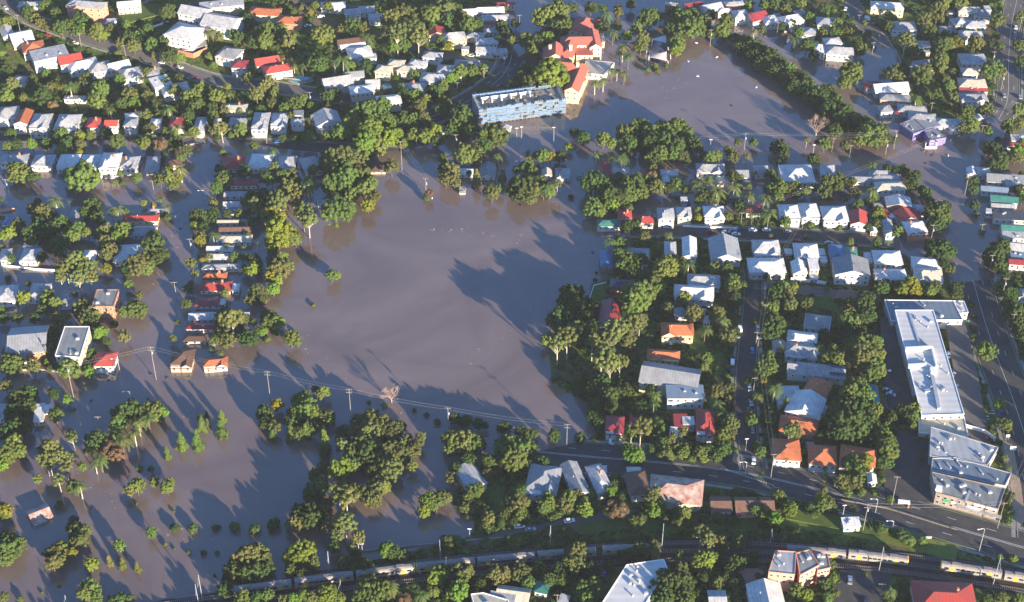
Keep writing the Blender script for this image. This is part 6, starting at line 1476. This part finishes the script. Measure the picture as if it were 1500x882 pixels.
40 490 220 B;110 470 150 B;30 560 170 B;50 420 130 B;30 230 130 y;10 200 90 o;20 270 80 b;30 850 90 o;150 860 70 s;640 800 170 B;600 830 120 b;690 840 120 b;860 850 120 t;800 860 80 t;930 850 70 t;390 540 160 O;440 500 130 b;380 600 140 o;440 570 110 o;520 530 90 y;500 470 80 b;560 380 150 O;520 350 110 o;610 380 120 O;580 430 130 O;530 300 90 o;650 610 110 b;690 590 60 b;630 640 60 b;785 595 80 k;880 615 90 k;985 640 80 k;860 475 95 b;1090 380 100 b;980 50 130 b;930 80 110 o;960 20 110 b;1110 20 80 b;1200 60 110 b;1220 30 90 b;1250 350 95 t;1380 355 100 t;1185 465 50 s;1250 500 30 t;1350 525 45 t;1460 530 60 t;980 175 25 s;1245 230 30 s;425 765 30 s;300 815 30 s;530 60 130 b;570 40 110 p;420 10 110 g;510 70 90 p;270 0 80 b;430 190 90 t;870 480 40 b
'''
def read_trees():
    ox = oy = 0; seen = []
    kinds = {'Y': 'V', 'Y2': 'y', 'r2': 'r', 'r3': 'r'}
    for ln in TD.strip().splitlines():
        p = ln.split()
        if p[0] == 'T': ox, oy = float(p[1]), float(p[2]); continue
        for e in ln.split(';'):
            x, y, w, k = e.split(); u, v, w = ox+float(x)/4.9, oy+float(y)/4.9, float(w)/4.9; k = kinds.get(k, k); k = 'v' if k == 'b' and int(u*3+v) % 9 == 0 else k
            seen.append((u, v, w, k))
    # tiles overlap: drop a crown already listed from the neighbouring tile
    out = []
    for t in seen:
        if any(abs(t[0]-o[0]) < .33*min(t[2], o[2]) and abs(t[1]-o[1]) < .33*min(t[2], o[2]) for o in out): continue
        out.append(t)
    return out
TL = read_trees()
for i in range(30):                          # the unbroken dark belt between the upper lake and the flooded street
    t = i/29; TL.append((1080+t*215, 62+t*138+(4 if i % 2 else -3)+8*math.sin(t*3.1), 22+(i*7) % 9, 'D'))
# ------------------------------------------------------------------ plant them
def blocked(x, y, m=1.5):
    for fx, fy, hx, hy, rot in FOOT:
        dx, dy = x-fx, y-fy
        if abs(dx)+abs(dy) > hx+hy+m*2+2: continue
        c, s = math.cos(-rot), math.sin(-rot); a, b = dx*c-dy*s, dx*s+dy*c
        if abs(a) < hx+m and abs(b) < hy+m: return True
    for p in FPOLY+AREAS:
        if inside(p, x, y): return True
    for pts, hw in ROADS:
        if dist_line(pts, x, y) < hw+m: return True
    return False
LIMIT = {'broad': 300}
broad = sorted([t for t in TL if t[3] in 'BDObdoyrVv' and -15 < t[0] < 1515 and -10 < t[1] < 892], key=lambda t: -t[2]*(1.0 if t[3] in 'BDOV' else .92))
single = set(id(t) for t in broad[:LIMIT['broad']]); rest = []
for t in TL:
    if t[3] in 'gGpckst' or id(t) in single: tree(*t)
    else: rest.append(t)
_rn = random.Random(77)
for _ in range(2600):                       # the suburb's trees go on past the edges of the photograph
    u, v = _rn.uniform(-420, 1950), _rn.uniform(-230, 1060)
    if -12 < u < 1545 and -12 < v < 925: continue
    x, y = plane(u, v, 1)
    if T(x, y) < .1 or blocked(x, y, 2): continue
    rest.append((u, v, _rn.uniform(16, 42), _rn.choice('BDObdobdVo')))
def instancer(name, items, protos, label, kind='stuff'):
    """one object: real leaf crowns instanced by geometry nodes; items = (x, y, z, sx, sy, sz, rot, index)"""
    me = bpy.data.meshes.new(name); me.from_pydata([(i[0], i[1], i[2]) for i in items], [], [])
    a = me.attributes.new('sc', 'FLOAT_VECTOR', 'POINT'); a.data.foreach_set('vector', [c for i in items for c in i[3:6]])
    a = me.attributes.new('rt', 'FLOAT_VECTOR', 'POINT'); a.data.foreach_set('vector', [c for i in items for c in (0, 0, i[6])])
    a = me.attributes.new('ix', 'INT', 'POINT'); a.data.foreach_set('value', [i[7] for i in items])
    o = put(name, me); c = bpy.data.collections.new(name+'_forms')
    for k, m in enumerate(protos):
        p = bpy.data.objects.new('form_%03d' % k, m); c.objects.link(p)
    g = bpy.data.node_groups.new(name, 'GeometryNodeTree')
    g.interface.new_socket('Geometry', in_out='INPUT', socket_type='NodeSocketGeometry'); g.interface.new_socket('Geometry', in_out='OUTPUT', socket_type='NodeSocketGeometry')
    N = g.nodes; gi = N.new('NodeGroupInput'); go = N.new('NodeGroupOutput'); ip = N.new('GeometryNodeInstanceOnPoints')
    ci = N.new('GeometryNodeCollectionInfo'); ci.inputs['Collection'].default_value = c; ci.inputs['Separate Children'].default_value = True; ci.inputs['Reset Children'].default_value = True
    def attr(n, ty): x = N.new('GeometryNodeInputNamedAttribute'); x.data_type = ty; x.inputs[0].default_value = n; return x.outputs[0]
    L = g.links.new; L(gi.outputs[0], ip.inputs['Points']); L(ci.outputs[0], ip.inputs['Instance']); ip.inputs['Pick Instance'].default_value = True
    L(attr('ix', 'INT'), ip.inputs['Instance Index']); L(attr('rt', 'FLOAT_VECTOR'), ip.inputs['Rotation']); L(attr('sc', 'FLOAT_VECTOR'), ip.inputs['Scale']); L(ip.outputs[0], go.inputs[0])
    md = o.modifiers.new('scatter', 'NODES'); md.node_group = g
    tag(o, label, 'vegetation', kind=kind); return o
def canopy():
    protos = []; idx = {}
    for k in 'BDObdoyrVv':
        idx[k] = (len(protos), len(KIND[k]))
        for me, tm, fl, h in KIND[k]: protos += [me, tm]
    items = []
    for u, v, wpx, k in rest:
        rn = random.Random(int(u*31+v*17)); x, y = plane(u, v, 4); rad = wpx/px_per_m(x, y, 4)/2*(1.02 if v < 270 else .94 if u < 400 and v < 520 else 1.12); b, n = idx[k]; j = rn.randrange(n); fl, h = KIND[k][j][2:]
        fz = rn.uniform(1.05,1.4); zc = rad*fl*fz+.5; x, y, z = at(u, v, zc); rot = rn.uniform(0, 6.28)
        items.append((x, y, z+zc, rad, rad*rn.uniform(.9,1.1), rad*fz, rot, b+2*j)); items.append((x, y, z+zc, rad, rad, (zc+1.5)/h, rot, b+2*j+1)); TREES.append((x, y, rad, zc))
    instancer('tree_canopy', items, protos, 'small trees filling the gardens between the houses of the suburb')
canopy()
def undergrowth():
    rn = random.Random(11); protos = []
    for k in range(4): protos.append(crown_mesh('clump', LEAF['u'], 900+k, 12, 700, .15, .6, 0, .4)[0])
    for k in range(2): protos.append(crown_mesh('clump', LEAF['b'], 950+k, 12, 700, .15, .7, 0, .4)[0])
    items = []
    n = 0
    while len(items) < 12500 and n < 90000:
        n += 1; u, v = rn.uniform(-60, 1560), rn.uniform(-40, 930); x, y = plane(u, v, 1)
        t = T(x, y)
        if t < .1 or blocked(x, y, .6): continue
        if math.sin(x*.05+3*math.sin(y*.03))+math.sin(y*.07+x*.02) < -.6 and rn.random() < .8: continue
        s = rn.uniform(.6, 2.0)*(1.5 if 735 < v < 800 and 680 < u < 1180 else 1); items.append((x, y, t+s*.15, s*1.2, s*1.2, s*rn.uniform(.6, 1.1), rn.uniform(0, 6.28), rn.choice((0,1,2,3,0,1,2,3,4,5))))
    instancer('garden_undergrowth', items, protos, 'low garden shrubs and undergrowth covering the dry land')
undergrowth()
def flotsam():
    rn = random.Random(5); items = []; protos = [crown_mesh('clump', M['deadwood'], 990+k, 8, 60, .35, .3, 0, .4)[0] for k in range(2)]
    lines = [[(690,520),(720,500),(760,470),(800,440),(840,418),(872,392)], [(620,330),(700,345),(790,352),(850,340)], [(560,600),(640,618),(720,640),(800,650)], [(820,570),(850,600),(866,640)], [(420,470),(450,520),(520,560)], [(880,190),(940,150),(1010,110),(1090,110)], [(200,560),(260,600),(330,640)], [(1330,260),(1380,300),(1400,380)], [(240,250),(262,330),(230,420)], [(100,690),(200,760),(300,800)]]
    for ln in lines:
        pts = resample([plane(u, v) for u, v in ln], 2.5)
        for x, y in pts:
            for _ in range(2):
                if rn.random() < .55: continue
                a, b = x+rn.gauss(0, 2.2), y+rn.gauss(0, 3.5)
                if T(a, b) > -.1: continue
                s = rn.uniform(.18, .6)*(2 if rn.random() < .05 else 1); items.append((a, b, .0, s*rn.uniform(1, 2.6), s, s*.35, rn.uniform(0, 6.28), rn.randrange(2)))
    o = instancer('floating_litter', items, protos, 'scattered twigs and litter drifting on the flood water'); 
flotsam()
# ------------------------------------------------------------------ labels: where each thing stands
ZONES = '''
0 0 130 60|beside the winding road, top left
130 0 230 50|around the hillside pool, top left
230 0 345 72|around the white mansion, top left
345 0 440 60|near two orange roofs, upper left
440 0 540 70|at the top edge, left half
540 0 640 70|left of the flooded top road
640 0 760 62|just left of the flooded top road
760 0 900 130|around the red-roofed school
900 0 985 95|by the shade sails
985 0 1090 70|on the upper lake's far shore
1090 0 1170 70|on the flooded street, top right
1170 0 1260 110|left of the top-right side road
1260 0 1380 60|right of the top-right side road
1380 0 1500 60|by the straight road, top corner
1260 60 1380 120|behind the long violet-shop row
1380 60 1500 125|beside the straight road, upper right
0 60 75 125|below the winding road, far left
75 50 150 125|along the winding road's lower side
150 50 230 125|below the hillside pool, upper left
230 72 330 160|below the brick retaining wall
0 125 80 160|above the upper left street row
80 125 160 160|behind the small red roofs, left
160 125 240 160|behind the upper street, left half
0 160 105 204|in the upper street row, far left
105 160 215 204|beside the two light red roofs
215 160 310 204|in the upper street row, left
330 60 420 150|around the paired red roofs
420 60 480 150|around the angular pool
480 70 545 135|right of the angular pool
545 70 640 135|among stepped white houses, top centre
640 62 760 125|left of the top road's bend
310 150 400 215|in the upper street row, centre left
400 150 500 215|left of the big bright tree
500 125 610 225|around the big bright tree, centre
610 125 690 225|below the road bend, left of scaffolding
690 125 850 200|around the scaffolded building
900 60 1000 160|on the left of the upper lake
1000 60 1120 160|in the hedge line beyond the lake
1120 70 1215 210|in the long dark hedge, right lake
1215 110 1320 220|by the flooded corner, upper right
1320 110 1400 215|around the violet shop
1400 125 1500 215|right of the violet shop
0 204 75 290|at the left edge, flooded lower street
75 204 150 290|in the white-roofed row, left
150 204 215 290|at the right of the white-roofed row
215 204 300 290|at the flood corner, left
0 290 75 350|at the left edge behind dark trees
75 290 170 350|left of the long red-roofed house
170 290 260 350|around the long red-roofed house, left
300 215 370 260|around the dark red hipped roof
370 215 480 280|near the white roofs by the lake
480 225 600 330|on the lake's upper left shore
300 260 370 330|in the flooded column, upper part
370 280 480 345|below the white roofs, lake left
600 200 700 310|at the lake's top shore, left
700 200 770 310|at the lake's top shore, middle
770 200 850 310|at the lake's top shore, right
850 200 925 275|left of the round tree mass
850 160 1040 232|in the round bright tree mass
850 275 925 345|by the small green-roofed house
925 225 1000 290|above the central house row, left
1000 225 1080 290|above the central house row, middle
1080 200 1150 290|above the central house row, right
1150 200 1240 285|around the big white verandah roof
1040 160 1150 225|standing at the upper lake's shore
1240 215 1335 290|around the long grey roofs, right
1335 225 1430 345|by the right flooded crossing
1430 215 1500 290|at the right edge, upper side
1430 290 1500 350|by the dark flat roofs, right edge
925 290 1030 345|in the central street row, left
1030 290 1130 345|in the central street row, middle
1130 290 1240 345|in the central street row, right
1240 290 1345 350|at the row's right end, street corner
0 350 60 450|by the orange stairs, left edge
60 350 160 410|around the pale gum tree, left
160 340 250 410|around the round tree and white roof
60 410 135 480|above the grey apartment block, left
135 410 215 510|around the brick apartment block
0 450 80 560|left of the tall apartment block
80 480 180 560|by the tall apartment block
215 330 290 430|in the flooded street, left
290 330 370 405|in the flooded column, middle part
290 405 360 455|by the bright red roofs, left column
240 455 345 550|at the flooded column's lower end
370 345 440 420|at the column's lake side, upper
345 420 440 530|at the column's lake side, lower
440 370 560 500|alone in the middle lake
850 345 925 420|around the blue-roofed house
925 340 1000 400|below the central street, left
1000 340 1090 400|around the two-tone grey roof
1090 340 1160 410|below the central street, middle
1160 340 1215 420|by the terraced white house
1215 340 1290 430|around the large grey gabled house
1290 350 1345 420|below the wet street, right
1345 350 1430 440|around the corner white roofs, right
1430 350 1500 450|by the highway flood edge, right
790 420 860 480|on the lake bank, upper right part
790 480 860 560|on the lake bank, lower right part
860 400 945 480|around the maroon gabled roof
860 480 950 570|below the maroon gabled roof
945 400 1060 460|around the broad white roof, right
945 460 1060 530|around the orange tiled roofs
1060 400 1130 470|on the side street's upper part
1060 470 1135 560|on the side street's middle part
1060 560 1135 690|on the side street's lower part
1130 410 1215 480|above the small grey hip roof
1130 480 1215 550|right of the side street, upper
1215 420 1310 490|left of the shopping centre, upper
1215 490 1310 560|left of the shopping centre, middle
1130 550 1215 640|around the angled white roof
1215 560 1350 650|left of the shopping centre, lower
1310 440 1440 650|around the shopping centre
1410 440 1500 660|along the highway, right
860 560 950 660|around the red roof by the bank
940 530 1062 590|around the big dark grey roof
940 590 1062 680|around the red roof and white decks
1130 640 1190 720|left of the three orange roofs
1190 640 1300 740|by the three orange roofs, right part
1300 640 1500 790|around the corner shops
0 560 60 700|in the dense trees, lower left edge
60 560 160 640|by the wrecked white roof
60 640 140 740|by the pale gum trees, lower left
140 560 260 640|on the palm island, lower left
140 640 230 750|below the palm island
230 560 345 680|in the short upright tree row
370 560 430 650|left part of the lake island
430 560 500 650|right part of the lake island
430 650 500 760|in the lower tree band, left
500 590 560 680|in the lower tree band, top
560 590 640 680|in the lower tree band, right
500 680 570 790|in the lower tree band, below
570 680 640 740|at the lower tree band's end
590 560 800 650|along the drowned hedge line
640 620 740 700|by the two round lakeside trees
740 630 870 700|right of the round lakeside trees
600 700 680 770|by the single white house, bottom
680 690 770 780|on the grass by the white house
760 680 870 760|below the pale roofs, bottom centre
870 650 940 760|by the rusty roofs, left side
940 680 1050 770|around the large rusty roof
1050 690 1150 770|by the dark brown roofs
1150 700 1300 780|on the verge below orange roofs
200 750 330 830|in the drowned shrub row, lower left
330 750 430 800|in the drowned shrub row, right end
330 790 420 860|beside the left railway bend
400 770 480 860|left of the twin rail mast
480 790 620 882|by the rail line, left of centre
620 780 720 882|below the passing train, left
720 780 860 882|below the passing train, right
860 760 960 882|by the rail, left of white building
960 760 1060 882|right of the white angular building
1060 760 1230 882|by the salmon apartments
1230 770 1400 882|by the gap between trains
1400 770 1500 882|at the bottom right corner
0 740 60 882|around the rusty-roofed floating house
60 740 150 882|lower left, below the rusty roof
150 740 330 882|in open water, bottom left
0 0 500 450|in the upper left part
500 0 1000 450|in the upper middle part
1000 0 1500 450|in the upper right part
0 450 500 882|in the lower left part
500 450 1000 882|in the lower middle part
1000 450 1500 882|in the lower right part
'''
Z = []
for ln in ZONES.strip().splitlines():
    a, b = ln.split('|'); Z.append((*map(float, a.split()), b))
def zone(u, v):
    u = min(1499, max(0, u)); v = min(881, max(0, v))
    for x0, y0, x1, y1, s in Z:
        if x0 <= u < x1 and y0 <= v < y1: return s
ORD = ['first','second','third','fourth','fifth','sixth','seventh','eighth','ninth','tenth','eleventh','twelfth','thirteenth','fourteenth','fifteenth','sixteenth']
groups = {}
for o, d, u, v in PEND: groups.setdefault((d, zone(u, v)), []).append((u, v, o))
for (d, zn), ms in groups.items():
    ms.sort(key=lambda t: t[0]+t[1]*.01)
    for i, (u, v, o) in enumerate(ms):
        if len(ms) == 1: lab = f"{d} {zn}"
        else: lab = f"{d} {zn}, {'leftmost' if i == 0 else 'rightmost' if i == len(ms)-1 else ORD[i]+' from left'}"
        wd = lab.split()
        if len(wd) > 16:
            lab = lab.replace(' house, ', ' house ').replace(' with one cross arm', '').replace(' roof beside', ' roof beside')
        o['label'] = lab
